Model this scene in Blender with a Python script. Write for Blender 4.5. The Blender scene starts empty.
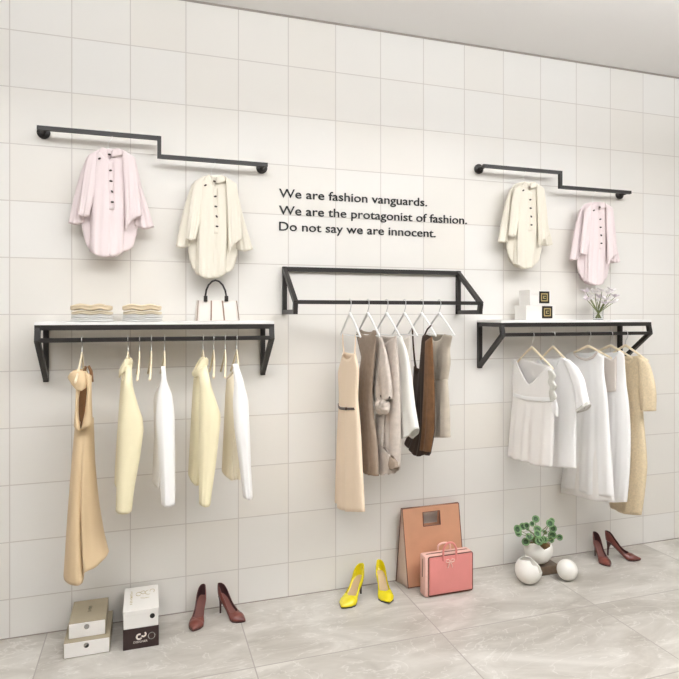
import bpy, math, random
from math import sin, cos, pi, sqrt, atan2, asin
from mathutils import Vector, Matrix
random.seed(4)
SC = bpy.context.scene
COL = SC.collection

# ------------------------------------------------------------------ camera geometry
F = 594.7; CX = 339.5; CY = 314.4; PSI = asin(.3085); CAM = Vector((.686, -3.513, 1.706))
cp, sp = cos(PSI), sin(PSI)
def ray(px, py):
    r = (px - CX) / F; u = -(py - CY) / F
    return Vector((r * cp + sp, -r * sp + cp, u))
def on_plane(px, py, ax, val):
    d = ray(px, py); t = (val - CAM[ax]) / d[ax]
    return CAM + d * t
def onY(px, py, y): return on_plane(px, py, 1, y)
def onX(px, py, x): return on_plane(px, py, 0, x)

cam = bpy.data.objects.new('camera', bpy.data.cameras.new('camera'))
COL.objects.link(cam)
cam.location = CAM
cam.rotation_euler = (pi / 2, 0, -PSI)
cam.data.sensor_width = 36
cam.data.lens = F / 679 * 36
cam.data.shift_y = -(339.5 - CY) / 679
cam.data.clip_start = .05
SC.camera = cam

# ------------------------------------------------------------------ materials
def lin(c):
    out = []
    for v in c:
        v = v / 255
        out.append(v / 12.92 if v <= .04045 else ((v + .055) / 1.055) ** 2.4)
    return (*out, 1)
def mat(name, rgb, rough=.5, bump=0, bscale=300, metal=0, var=0, vscale=8, sheen=0, coat=0, trans=0, spec=.5, lace=0):
    m = bpy.data.materials.new(name); m.use_nodes = True
    nt = m.node_tree; b = nt.nodes['Principled BSDF']
    b.inputs['Base Color'].default_value = lin(rgb)
    b.inputs['Roughness'].default_value = rough
    b.inputs['Metallic'].default_value = metal
    b.inputs['Specular IOR Level'].default_value = spec
    if sheen: b.inputs['Sheen Weight'].default_value = sheen
    if coat: b.inputs['Coat Weight'].default_value = coat
    if trans: b.inputs['Transmission Weight'].default_value = trans
    tc = nt.nodes.new('ShaderNodeTexCoord')
    if var:
        n = nt.nodes.new('ShaderNodeTexNoise'); n.inputs['Scale'].default_value = vscale; n.inputs['Detail'].default_value = 4
        nt.links.new(tc.outputs['Object'], n.inputs['Vector'])
        r = nt.nodes.new('ShaderNodeValToRGB')
        r.color_ramp.elements[0].position = .3; r.color_ramp.elements[1].position = .7
        r.color_ramp.elements[0].color = lin([max(0, v * (1 - var)) for v in rgb])
        r.color_ramp.elements[1].color = lin([min(255, v * (1 + var * .6)) for v in rgb])
        nt.links.new(n.outputs['Fac'], r.inputs['Fac']); nt.links.new(r.outputs['Color'], b.inputs['Base Color'])
    if bump:
        n = nt.nodes.new('ShaderNodeTexVoronoi' if lace else 'ShaderNodeTexNoise')
        n.inputs['Scale'].default_value = bscale
        nt.links.new(tc.outputs['Object'], n.inputs['Vector'])
        bm = nt.nodes.new('ShaderNodeBump'); bm.inputs['Strength'].default_value = bump; bm.inputs['Distance'].default_value = .002
        nt.links.new(n.outputs[0], bm.inputs['Height']); nt.links.new(bm.outputs['Normal'], b.inputs['Normal'])
    return m
def fabric(name, rgb, **k):
    k.setdefault('rough', .9); k.setdefault('bump', .25); k.setdefault('bscale', 420); k.setdefault('spec', .2); k.setdefault('sheen', .1)
    return mat(name, rgb, **k)

def tile_wall():
    m = bpy.data.materials.new('white_wall_tile'); m.use_nodes = True
    nt = m.node_tree; b = nt.nodes['Principled BSDF']; L = nt.links.new
    tc = nt.nodes.new('ShaderNodeTexCoord'); sx = nt.nodes.new('ShaderNodeSeparateXYZ'); cx = nt.nodes.new('ShaderNodeCombineXYZ')
    L(tc.outputs['Object'], sx.inputs[0]); L(sx.outputs['X'], cx.inputs['X'])
    ad = nt.nodes.new('ShaderNodeMath'); ad.operation = 'ADD'; ad.inputs[1].default_value = -.206 + 3.0
    L(sx.outputs['Z'], ad.inputs[0]); L(ad.outputs[0], cx.inputs['Y'])
    ax = nt.nodes.new('ShaderNodeMath'); ax.operation = 'ADD'; ax.inputs[1].default_value = 6.0
    L(sx.outputs['X'], ax.inputs[0]); L(ax.outputs[0], cx.inputs['X'])
    br = nt.nodes.new('ShaderNodeTexBrick'); br.offset = 0; br.squash = 1
    br.inputs['Scale'].default_value = 1; br.inputs['Brick Width'].default_value = .3; br.inputs['Row Height'].default_value = .3
    br.inputs['Mortar Size'].default_value = .0032; br.inputs['Mortar Smooth'].default_value = .35
    br.inputs['Color1'].default_value = lin((234, 229, 221)); br.inputs['Color2'].default_value = lin((236, 233, 228)); br.inputs['Mortar'].default_value = lin((210, 203, 196))
    br.inputs['Bias'].default_value = 0
    L(cx.outputs[0], br.inputs['Vector']); L(br.outputs['Color'], b.inputs['Base Color'])
    b.inputs['Roughness'].default_value = .32
    inv = nt.nodes.new('ShaderNodeMath'); inv.operation = 'SUBTRACT'; inv.inputs[0].default_value = 1
    L(br.outputs['Fac'], inv.inputs[1])
    bm = nt.nodes.new('ShaderNodeBump'); bm.inputs['Strength'].default_value = .35; bm.inputs['Distance'].default_value = .002
    L(inv.outputs[0], bm.inputs['Height']); L(bm.outputs['Normal'], b.inputs['Normal'])
    return m
def tile_floor():
    m = bpy.data.materials.new('grey_marble_floor_tile'); m.use_nodes = True
    nt = m.node_tree; b = nt.nodes['Principled BSDF']; L = nt.links.new
    tc = nt.nodes.new('ShaderNodeTexCoord')
    mp = nt.nodes.new('ShaderNodeMapping'); mp.inputs['Location'].default_value = (-.180 + 1.0033 * 6, .652 + .658 * 12, 0)
    L(tc.outputs['Object'], mp.inputs['Vector'])
    br = nt.nodes.new('ShaderNodeTexBrick'); br.offset = 0; br.squash = 1
    br.inputs['Scale'].default_value = 1; br.inputs['Brick Width'].default_value = 1.0033; br.inputs['Row Height'].default_value = .658
    br.inputs['Mortar Size'].default_value = .0035; br.inputs['Mortar Smooth'].default_value = .3
    br.inputs['Color1'].default_value = (0, 0, 0, 1); br.inputs['Color2'].default_value = (1, 1, 1, 1); br.inputs['Mortar'].default_value = (.5, .5, .5, 1)
    L(mp.outputs[0], br.inputs['Vector'])
    # marble : warped noise, each tile shifted
    sc = nt.nodes.new('ShaderNodeVectorMath'); sc.operation = 'SCALE'; sc.inputs['Scale'].default_value = 3.0
    L(br.outputs['Color'], sc.inputs[0])
    av = nt.nodes.new('ShaderNodeVectorMath'); av.operation = 'ADD'
    L(tc.outputs['Object'], av.inputs[0]); L(sc.outputs[0], av.inputs[1])
    st = nt.nodes.new('ShaderNodeMapping'); st.inputs['Scale'].default_value = (1.0, 2.2, 1); st.inputs['Rotation'].default_value = (0, 0, .35)
    L(av.outputs[0], st.inputs['Vector'])
    n1 = nt.nodes.new('ShaderNodeTexNoise'); n1.inputs['Scale'].default_value = 1.7; n1.inputs['Detail'].default_value = 9; n1.inputs['Roughness'].default_value = .62; n1.inputs['Distortion'].default_value = .9
    L(st.outputs[0], n1.inputs['Vector'])
    r1 = nt.nodes.new('ShaderNodeValToRGB'); e = r1.color_ramp.elements
    e[0].position = .34; e[0].color = lin((168, 161, 151)); e[1].position = .66; e[1].color = lin((206, 201, 193))
    x = e.new(.5); x.color = lin((187, 181, 172))
    L(n1.outputs['Fac'], r1.inputs['Fac'])
    n2 = nt.nodes.new('ShaderNodeTexNoise'); n2.inputs['Scale'].default_value = 2.4; n2.inputs['Detail'].default_value = 6; n2.inputs['Distortion'].default_value = 2.2
    L(st.outputs[0], n2.inputs['Vector'])
    r2 = nt.nodes.new('ShaderNodeValToRGB'); e = r2.color_ramp.elements
    e[0].position = .485; e[0].color = (0, 0, 0, 1); e[1].position = .515; e[1].color = (0, 0, 0, 1)
    x = e.new(.5); x.color = (.35, .35, .35, 1)
    L(n2.outputs['Fac'], r2.inputs['Fac'])
    mx = nt.nodes.new('ShaderNodeMix'); mx.data_type = 'RGBA'; mx.inputs[7].default_value = lin((236, 233, 228))
    L(r2.outputs['Color'], mx.inputs[0]); L(r1.outputs['Color'], mx.inputs[6])
    m2 = nt.nodes.new('ShaderNodeMix'); m2.data_type = 'RGBA'; m2.inputs[7].default_value = lin((160, 152, 145))
    L(br.outputs['Fac'], m2.inputs[0]); L(mx.outputs[2], m2.inputs[6]); L(m2.outputs[2], b.inputs['Base Color'])
    b.inputs['Roughness'].default_value = .3
    b.inputs['Specular IOR Level'].default_value = .45
    return m

M = {}
M['metal'] = mat('black_metal', (40, 36, 34), .42, bump=.05, bscale=900)
M['board'] = mat('white_board', (240, 238, 235), .35, var=.01)
M['ceil'] = mat('ceiling_paint', (232, 229, 226), .8, bump=.05, bscale=60)
M['trim'] = mat('gap_shade_and_grout', (160, 150, 142), .7, var=.03)  # grey painted for the ceiling gap's shade, shared with the floor grout line
M['ink'] = mat('black_letters', (16, 15, 16), .5, var=.05)
M['white_plastic'] = mat('white_hanger', (240, 239, 236), .35, var=.01)
M['wire'] = mat('steel_wire', (205, 203, 200), .3, metal=.7, bump=.02)
M['wood'] = mat('pale_wood', (240, 224, 194), .5, var=.06, vscale=30)
M['pink'] = fabric('pale_pink_wool', (236, 221, 221))
M['cream'] = fabric('cream_wool', (234, 227, 212))
M['button'] = mat('dark_button', (62, 46, 40), .35, var=.05)
M['tan'] = fabric('tan_cotton', (222, 196, 158))
M['yellow'] = fabric('butter_yellow_knit', (236, 225, 190))
M['white'] = fabric('white_cotton', (247, 245, 243))
M['white2'] = fabric('soft_white_cotton', (247, 243, 239))
M['lining'] = fabric('cream_lining', (242, 231, 208))
M['peach'] = fabric('peach_chiffon', (244, 222, 196))
M['taupe'] = fabric('taupe_linen', (160, 143, 127), var=.05, vscale=40)
M['taupe2'] = fabric('light_taupe_linen', (206, 194, 183), var=.05, vscale=40)
M['stone'] = fabric('stone_linen', (232, 225, 214))
M['ivory'] = fabric('ivory_silk', (251, 250, 244), rough=.6)
M['brown'] = fabric('dark_brown_velvet', (70, 54, 44))
M['brown2'] = fabric('chestnut_suede', (128, 92, 62), var=.08, vscale=30)
M['greyd'] = fabric('warm_grey_satin', (202, 190, 173), rough=.65, var=.05, vscale=20)
M['lace'] = fabric('beige_lace', (224, 205, 172), bump=.8, bscale=160, lace=1, var=.05, vscale=90)
M['lacew'] = fabric('blush_lace', (226, 216, 208), bump=.7, bscale=170, lace=1)
M['laceg'] = fabric('grey_white_lace', (216, 214, 206), bump=.9, bscale=200, lace=1)
M['belt'] = mat('dark_brown_leather', (70, 50, 40), .4, bump=.1)
M['foldb'] = fabric('beige_knit', (226, 208, 178), bump=.5)
M['foldc'] = fabric('light_beige_knit', (232, 218, 192), bump=.5)
M['foldw'] = fabric('white_knit', (242, 240, 236), bump=.5)
M['canvas'] = fabric('cream_canvas', (230, 222, 214))
M['strap'] = mat('brown_leather_strip', (140, 112, 92), .5, bump=.1)
M['blackl'] = mat('black_leather', (36, 30, 28), .35, bump=.1)
M['gold'] = mat('gold_print', (190, 172, 120), .35, metal=.4, var=.05)
M['glass'] = mat('clear_glass', (250, 252, 252), .02, trans=1, bump=.01)
M['stem'] = mat('green_stem', (120, 128, 72), .6, var=.1)
M['petal'] = mat('white_lilac_petal', (248, 243, 243), .6, var=.05, vscale=60)
M['petal2'] = mat('lilac_petal', (232, 222, 227), .6, var=.06, vscale=60)
M['olive'] = mat('taupe_card', (170, 158, 134), .6, bump=.05, var=.02)
M['cardw'] = mat('white_card', (238, 234, 228), .5, bump=.03, var=.01)
M['cardb'] = mat('dark_brown_card', (54, 36, 34), .5, bump=.03, var=.04)
M['print'] = mat('pale_print', (226, 216, 206), .5, var=.02)
M['gprint'] = mat('dark_green_print', (96, 96, 76), .5, var=.05)
M['silver'] = mat('silver_disc', (190, 188, 184), .25, metal=.8, bump=.02)
M['black'] = mat('black_disc', (24, 20, 20), .35, var=.05)
M['burg'] = mat('burgundy_leather', (118, 62, 53), .32, bump=.05, bscale=500, var=.08, vscale=40, coat=.3)
M['burgin'] = mat('burgundy_insole', (118, 70, 62), .6, bump=.05)
M['burglin'] = mat('dark_burgundy_lining', (62, 30, 30), .6, bump=.05)
M['burgdk'] = mat('dark_burgundy_sole', (70, 34, 32), .4, bump=.05)
M['yel'] = mat('yellow_patent', (232, 214, 24), .18, bump=.03, bscale=100, coat=.6)
M['insole'] = mat('tan_insole', (206, 178, 138), .6, bump=.05)
M['sole'] = mat('black_sole', (34, 28, 24), .4, bump=.05)
M['terra'] = mat('terracotta_leather', (208, 154, 122), .5, bump=.08, bscale=500, var=.03)
M['gusset'] = mat('pale_gusset', (226, 200, 184), .55, bump=.08)
M['edge'] = mat('brown_edge_paint', (112, 70, 56), .45, bump=.05)
M['pinkl'] = mat('pink_leather', (226, 142, 136), .42, bump=.1, bscale=600, var=.02)
M['pinks'] = mat('pale_pink_leather', (232, 186, 174), .45, bump=.1, bscale=600)
M['egg'] = mat('white_ceramic', (238, 234, 226), .4, bump=.06, bscale=40)
M['block'] = mat('brown_wood_block', (104, 86, 70), .5, var=.15, vscale=20, bump=.1)
M['soil'] = mat('brown_bark', (128, 98, 60), .9, var=.2, vscale=60, bump=.6, bscale=120)
M['leafd'] = mat('dark_green_leaf', (46, 80, 44), .45, var=.12, vscale=50)
M['leafl'] = mat('pale_green_leaf', (122, 156, 104), .45, var=.08, vscale=50)

# ------------------------------------------------------------------ mesh helpers
class MB:
    def __init__(s): s.v = []; s.f = []; s.mi = []
    def add(s, vs, fs, mi=0):
        o = len(s.v); s.v += [Vector(v) for v in vs]; s.f += [tuple(i + o for i in f) for f in fs]; s.mi += [mi] * len(fs)
        return s
    def box(s, a, b, mi=0):
        (x0, y0, z0), (x1, y1, z1) = a, b
        vs = [(x, y, z) for z in (z0, z1) for y in (y0, y1) for x in (x0, x1)]
        return s.add(vs, [(0, 2, 3, 1), (4, 5, 7, 6), (0, 1, 5, 4), (2, 6, 7, 3), (0, 4, 6, 2), (1, 3, 7, 5)], mi)
    def bar(s, p, q, w, h=None, ext=0, ref=None, mi=0):
        p = Vector(p); q = Vector(q); d = (q - p).normalized(); h = h or w
        p = p - d * ext; q = q + d * ext
        ref = Vector(ref) if ref else (Vector((0, 0, 1)) if abs(d.z) < .9 else Vector((0, 1, 0)))
        a = d.cross(ref).normalized(); b = a.cross(d)
        vs = []
        for c in (p, q):
            for i, j in ((-1, -1), (1, -1), (1, 1), (-1, 1)): vs.append(c + a * (i * w / 2) + b * (j * h / 2))
        return s.add(vs, [(3, 2, 1, 0), (4, 5, 6, 7), (0, 1, 5, 4), (1, 2, 6, 5), (2, 3, 7, 6), (3, 0, 4, 7)], mi)
    def tube(s, pts, r, n=10, mi=0, closed=False):
        pts = [Vector(p) for p in pts]; N = len(pts)
        rs = r if isinstance(r, (list, tuple)) else [r] * N
        tang = []
        for i in range(N):
            a = pts[(i - 1) % N] if (closed or i) else pts[0]; b = pts[(i + 1) % N] if (closed or i < N - 1) else pts[-1]
            tang.append((b - a).normalized())
        up = Vector((0, 0, 1)) if abs(tang[0].z) < .9 else Vector((1, 0, 0))
        nrm = (up - tang[0] * up.dot(tang[0])).normalized()
        vs = []
        for i in range(N):
            nrm = (nrm - tang[i] * nrm.dot(tang[i])).normalized(); bi = tang[i].cross(nrm)
            for k in range(n):
                a = 2 * pi * k / n; vs.append(pts[i] + (nrm * cos(a) + bi * sin(a)) * rs[i])
        fs = []
        for i in range(N if closed else N - 1):
            j = (i + 1) % N
            for k in range(n): fs.append((i * n + k, i * n + (k + 1) % n, j * n + (k + 1) % n, j * n + k))
        if not closed: fs += [tuple(range(n - 1, -1, -1)), tuple((N - 1) * n + k for k in range(n))]
        return s.add(vs, fs, mi)
    def lathe(s, c, prof, n=28, mi=0, rot=None):
        c = Vector(c); vs = []; fs = []
        for r, z in prof:
            for k in range(n):
                a = 2 * pi * k / n; p = Vector((r * cos(a), r * sin(a), z))
                if rot: p = rot @ p
                vs.append(c + p)
        for i in range(len(prof) - 1):
            for k in range(n): fs.append((i * n + k, i * n + (k + 1) % n, (i + 1) * n + (k + 1) % n, (i + 1) * n + k))
        fs.append(tuple(range(n - 1, -1, -1))); fs.append(tuple((len(prof) - 1) * n + k for k in range(n)))
        return s.add(vs, fs, mi)
    def sphere(s, c, rad, n=16, m=10, rot=None, e=1.0, mi=0):
        c = Vector(c); rx, ry, rz = rad if isinstance(rad, (tuple, list)) else (rad,) * 3
        pw = lambda t: math.copysign(abs(t) ** e, t)
        vs = []; fs = []
        for i in range(m + 1):
            ph = -pi / 2 + pi * i / m
            for k in range(n):
                a = 2 * pi * k / n
                p = Vector((rx * pw(cos(ph)) * pw(cos(a)), ry * pw(cos(ph)) * pw(sin(a)), rz * pw(sin(ph))))
                if rot: p = rot @ p
                vs.append(c + p)
        for i in range(m):
            for k in range(n): fs.append((i * n + k, i * n + (k + 1) % n, (i + 1) * n + (k + 1) % n, (i + 1) * n + k))
        return s.add(vs, fs, mi)

def wloc(o):
    l = Vector((0, 0, 0))
    while o: l += o.location; o = o.parent
    return l
def obj(name, mb, mats, parent=None, smooth=True, origin=None, solid=0, bevel=0, local=False, weld=True, auto=40):
    me = bpy.data.meshes.new(name)
    off = Vector((0, 0, 0)) if local else (wloc(parent) if parent else Vector(origin or (0, 0, 0)))
    me.from_pydata([tuple(v - off) for v in mb.v], [], mb.f)
    if not isinstance(mats, (list, tuple)): mats = [mats]
    for m in mats: me.materials.append(m)
    me.polygons.foreach_set('material_index', mb.mi)
    import bmesh
    bm = bmesh.new(); bm.from_mesh(me)
    if weld: bmesh.ops.remove_doubles(bm, verts=bm.verts, dist=1e-5)
    bmesh.ops.dissolve_degenerate(bm, edges=bm.edges, dist=1e-6)
    bmesh.ops.recalc_face_normals(bm, faces=bm.faces)
    if bevel: bmesh.ops.bevel(bm, geom=list(bm.edges), offset=bevel, segments=2, affect='EDGES', profile=.5)
    bm.to_mesh(me); bm.free()
    o = bpy.data.objects.new(name, me); COL.objects.link(o)
    if parent: o.parent = parent
    else: o.location = off
    if smooth:
        me.polygons.foreach_set('use_smooth', [True] * len(me.polygons))
        if auto: me.set_sharp_from_angle(angle=math.radians(auto))
    if solid:
        md = o.modifiers.new('thickness', 'SOLIDIFY'); md.thickness = solid; md.offset = 0
    return o
def tag(o, label, cat, group=None):
    o['label'] = label; o['category'] = cat
    if group: o['group'] = group
    return o
def thing(name, label, cat, loc, group=None):
    o = bpy.data.objects.new(name, None); COL.objects.link(o); o.location = loc; o.empty_display_size = .05
    return tag(o, label, cat, group)

# ------------------------------------------------------------------ setting
def struct(name, a, b, m):
    o = obj(name, MB().box(a, b), m, smooth=False); o['kind'] = 'structure'; return o
struct('wall_back', (-4, 0, -.1), (9, .12, 3.6), tile_wall())
struct('floor', (-4, -7, -.1), (9, 0, 0), tile_floor())
struct('ceiling', (-4, -7, 3.512), (9, 0, 3.6), M['ceil'])
o = struct('painted_gap_shade', (-4, -.004, 3.5), (9, 0, 3.512), M['trim'])  # thin grey strip painted in for the shade of the wall-ceiling gap
o = struct('trim_2', (-4, -.003, 0), (9, 0, .004), M['trim'])

# ------------------------------------------------------------------ step rails
def step_rail(x0, xm, x1, zh, zl, label):
    t = thing('wall_rail', label, 'rail', ((x0 + x1) / 2, 0, (zh + zl) / 2), 'stepped black wall rails')
    y = -.09; w = .021
    mb = MB()
    mb.bar((x0, y, zh), (xm, y, zh), w, ext=w / 2)
    mb.bar((xm, y, zl), (xm, y, zh), w, ext=-w / 2)
    mb.bar((xm, y, zl), (x1, y, zl), w, ext=w / 2)
    obj('rail_bar', mb, M['metal'], t, weld=False, smooth=False)
    R = Matrix.Rotation(pi / 2, 3, 'X')
    for x, z in ((x0 + .008, zh), (x1 - .008, zl)):
        mb = MB(); mb.lathe((x, 0, z), [(.0, 0), (.031, 0), (.033, .002), (.033, .012), (.030, .015), (.014, .017), (.012, .02), (.011, .088)], rot=R)
        obj('wall_flange', mb, M['metal'], t)
    return t
step_rail(.155, .752, 1.345, 2.676, 2.576, 'black stepped wall rail above the left shelf, with one pink and one cream poncho')
step_rail(2.797, 3.392, 3.985, 2.681, 2.582, 'black stepped wall rail on the right, above the flower vase')

# ------------------------------------------------------------------ racks
ZB = 1.578; YB = -.285; ZM = 1.775
def shelf(x0, x1, label):
    t = thing('shelf_rack', label, 'clothes rack', ((x0 + x1) / 2, 0, 1.66), 'black racks under white shelves')
    w = .026; zt = 1.640
    obj('shelf_board', MB().box((x0 - .012, -.288, zt + w / 2), (x1 + .012, -.001, 1.669)), M['board'], t, smooth=False, bevel=.0015)
    obj('front_rail', MB().bar((x0, -.272, zt), (x1, -.272, zt), w, ext=-w / 2), M['metal'], t, smooth=False)
    obj('hanging_bar', MB().bar((x0, YB, ZB), (x1, YB, ZB), .022, ext=-.005), M['metal'], t, smooth=False)
    for x in (x0, x1):
        mb = MB(); yw = -w / 2
        mb.bar((x, yw, 1.36), (x, yw, zt), w, ext=w / 2)
        mb.bar((x, yw, zt), (x, -.272, zt), w, ext=w / 2)
        mb.bar((x, -.272, zt), (x, YB, ZB), w * .96, ext=0, ref=(0, 1, 0))
        mb.bar((x, yw, 1.36), (x, YB, ZB), w * .96, ext=w / 3, ref=(1, 0, 0))
        obj('side_bracket', mb, M['metal'], t, smooth=False, weld=False)
    return t
shelf(.176, 1.342, 'black metal rack with white shelf board on the left, holding folded knits and a handbag')
shelf(2.808, 3.974, 'black metal rack with white shelf board on the right, holding a flower vase')
t = thing('wall_rack', 'black open rack without a shelf, six white hangers on its bar', 'clothes rack', (2.065, 0, 1.85))
w = .026; xa, xb = 1.474, 2.647
obj('top_rail', MB().bar((xa, -w / 2, 1.979), (xb, -w / 2, 1.979), w, ext=-w / 2), M['metal'], t, smooth=False)
obj('hanging_bar', MB().bar((xa, -.29, ZM), (xb, -.29, ZM), .022, ext=-.005), M['metal'], t, smooth=False)
for x in (xa, xb):
    mb = MB()
    mb.bar((x, -w / 2, 1.72), (x, -w / 2, 1.979), w, ext=w / 2)
    mb.bar((x, -w / 2, 1.72), (x, -.278, 1.72), w, ext=w / 2)
    mb.bar((x, -.278, 1.72), (x, -.29, ZM), w * .96, ref=(0, 1, 0))
    mb.bar((x, -w / 2, 1.979), (x, -.29, ZM), w * .96, ext=w / 3, ref=(1, 0, 0))
    obj('side_bracket', mb, M['metal'], t, smooth=False, weld=False)

# ------------------------------------------------------------------ lettering
def lettering(txt, x0, x1, zb, label):
    cu = bpy.data.curves.new('tmp', 'FONT'); cu.body = txt; cu.size = .0755; cu.extrude = .003; cu.resolution_u = 4; cu.offset = .0004
    ob = bpy.data.objects.new('tmp', cu); COL.objects.link(ob)
    bpy.context.view_layer.update()
    dg = bpy.context.evaluated_depsgraph_get()
    me = bpy.data.meshes.new_from_object(ob.evaluated_get(dg))
    bpy.data.objects.remove(ob)
    xs = [v.co.x for v in me.vertices]; k = (x1 - x0) / (max(xs) - min(xs)); m0 = min(xs)
    for v in me.vertices:
        v.co = Vector(((v.co.x - m0) * k, -v.co.z - .003, v.co.y))
    t = thing('wall_lettering', label, 'lettering', (x0, 0, zb), 'lines of the wall slogan')
    # one mesh per word: letters grouped by the gaps between them
    me.update(); fx = []
    for p in me.polygons:
        c = [me.vertices[i].co.x for i in p.vertices]; fx.append((min(c), max(c), p.index))
    fx.sort(); words = []; hi = None
    for lo, h, i in fx:
        if hi is None or lo - hi > .0165: words.append([]); hi = h
        words[-1].append(i); hi = max(hi, h)
    for wd in words:
        mb = MB(); mp = {}
        for i in wd:
            f = []
            for vi in me.polygons[i].vertices:
                if vi not in mp: mp[vi] = len(mb.v); mb.v.append(Vector(me.vertices[vi].co) + Vector((x0, 0, zb)))
                f.append(mp[vi])
            mb.f.append(tuple(f)); mb.mi.append(0)
        obj('word', mb, M['ink'], t, smooth=False)
lettering('We are fashion vanguards.', 1.443, 2.424, 2.410, 'top line of black wall lettering, reading We are fashion vanguards')
lettering('We are the protagonist of fashion.', 1.443, 2.717, 2.308, 'middle and longest line of black wall lettering, ending in protagonist of fashion')
lettering('Do not say we are innocent.', 1.443, 2.486, 2.211, 'bottom line of black wall lettering, reading Do not say we are innocent')

# ------------------------------------------------------------------ hangers
def hanger_parts(t, kind, half, neck, drop, turn):
    """t sits at the centre of the bar it hangs from"""
    R = Matrix.Rotation(turn, 3, 'Z')
    hm = MB(); r = .020
    pts = []
    for k in range(15):
        a = math.radians(-20 + 200 * k / 14); pts.append(Vector((r * cos(a), 0, r * sin(a))))
    pts = pts[::-1] ; pts = [Vector((-p.x, 0, p.z)) for p in pts][::-1]
    # open end on one side, stem running down from the other and back to the middle
    end = pts[-1]
    pts += [Vector((end.x * .98, 0, -.02)), Vector((end.x * .5, 0, -.036)), Vector((0, 0, -.048)), Vector((0, 0, -neck - .006))]
    hm.tube([R @ p for p in pts], .0022 if kind != 'thin' else .0017, 8)
    hm.v = [v + t.location for v in hm.v]
    obj('hook', hm, M['wire'] if kind != 'thin' else M['white_plastic'], t)
    b = MB()
    if kind == 'wood':
        prof = []
        n = 25
        vs = []; fs = []
        for i in range(n):
            u = -1 + 2 * i / (n - 1); a = abs(u)
            zc = -neck - (drop - neck) * (a ** 1.12) - .002
            hz = .0095 - .004 * a; hy = .0042 + .0012 * a
            x = u * half
            for k in range(8):
                an = 2 * pi * (k + .5) / 8
                vs.append(R @ Vector((x, hy * cos(an) * 1.1 + .012 * a * a, zc + hz * sin(an) * 1.1)) + t.location)
        for i in range(n - 1):
            for k in range(8): fs.append((i * 8 + k, i * 8 + (k + 1) % 8, (i + 1) * 8 + (k + 1) % 8, (i + 1) * 8 + k))
        fs += [tuple(range(8)), tuple((n - 1) * 8 + k for k in range(8))]
        b.add(vs, fs)
        obj('shoulder_bar', b, M['wood'], t)
    else:
        rr = .0062 if kind == 'white' else .003
        for sx in (-1, 1):
            b.tube([R @ Vector(p) + t.location for p in ((0, 0, -neck), (sx * half * .08, 0, -neck - .008), (sx * half * .5, 0, -neck - (drop - neck) * .46), (sx * half, 0, -drop))], [rr * 1.2, rr * 1.2, rr, rr * .9], 10)
        obj('shoulder_arms', b, M['white_plastic'], t)
        b = MB(); b.tube([R @ Vector((-half * .96, 0, -drop + .004)) + t.location, R @ Vector((half * .96, 0, -drop + .004)) + t.location], rr * .5, 8)
        obj('cross_bar', b, M['white_plastic'], t)
def hanger(x, y, z, kind, label, group, half=.185, neck=.068, drop=.195, turn=pi / 2):
    t = thing('clothes_hanger', label, 'hanger', (x, y, z), group)
    hanger_parts(t, kind, half, neck, drop, turn)
    return t

# ------------------------------------------------------------------ garments
def resample(poly, n):
    d = [0]
    for a, b in zip(poly, poly[1:]): d.append(d[-1] + sqrt((b[0] - a[0]) ** 2 + (b[1] - a[1]) ** 2))
    # smooth Catmull-Rom through the points, equal arclength sampling
    out = []; T = d[-1] or 1
    P = [Vector(p) for p in poly]
    for i in range(n + 1):
        s = T * i / n; k = 0
        while k < len(d) - 2 and d[k + 1] < s: k += 1
        f = (s - d[k]) / ((d[k + 1] - d[k]) or 1)
        p1, p2 = P[k], P[k + 1]; l = (p2 - p1).length or 1
        t1 = (p2 - P[k - 1]).normalized() * l if k > 0 else (p2 - p1)
        t2 = (P[k + 2] - p1).normalized() * l if k + 2 < len(P) else (p2 - p1)
        t1 = t1.lerp(p2 - p1, .45); t2 = t2.lerp(p2 - p1, .45)
        f2, f3 = f * f, f * f * f
        out.append(p1 * (2 * f3 - 3 * f2 + 1) + t1 * (f3 - 2 * f2 + f) + p2 * (-2 * f3 + 3 * f2) + t2 * (f3 - f2))
    return out
def coons(top, bot, left, right, nu, nv):
    T, B, L, R = resample(top, nu), resample(bot, nu), resample(left, nv), resample(right, nv)
    g = []
    for j in range(nv + 1):
        v = j / nv; row = []
        for i in range(nu + 1):
            u = i / nu
            p = T[i] * (1 - v) + B[i] * v + L[j] * (1 - u) + R[j] * u - (T[0] * (1 - u) * (1 - v) + T[nu] * u * (1 - v) + B[0] * (1 - u) * v + B[nu] * u * v)
            row.append(p)
        g.append(row)
    return g
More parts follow.
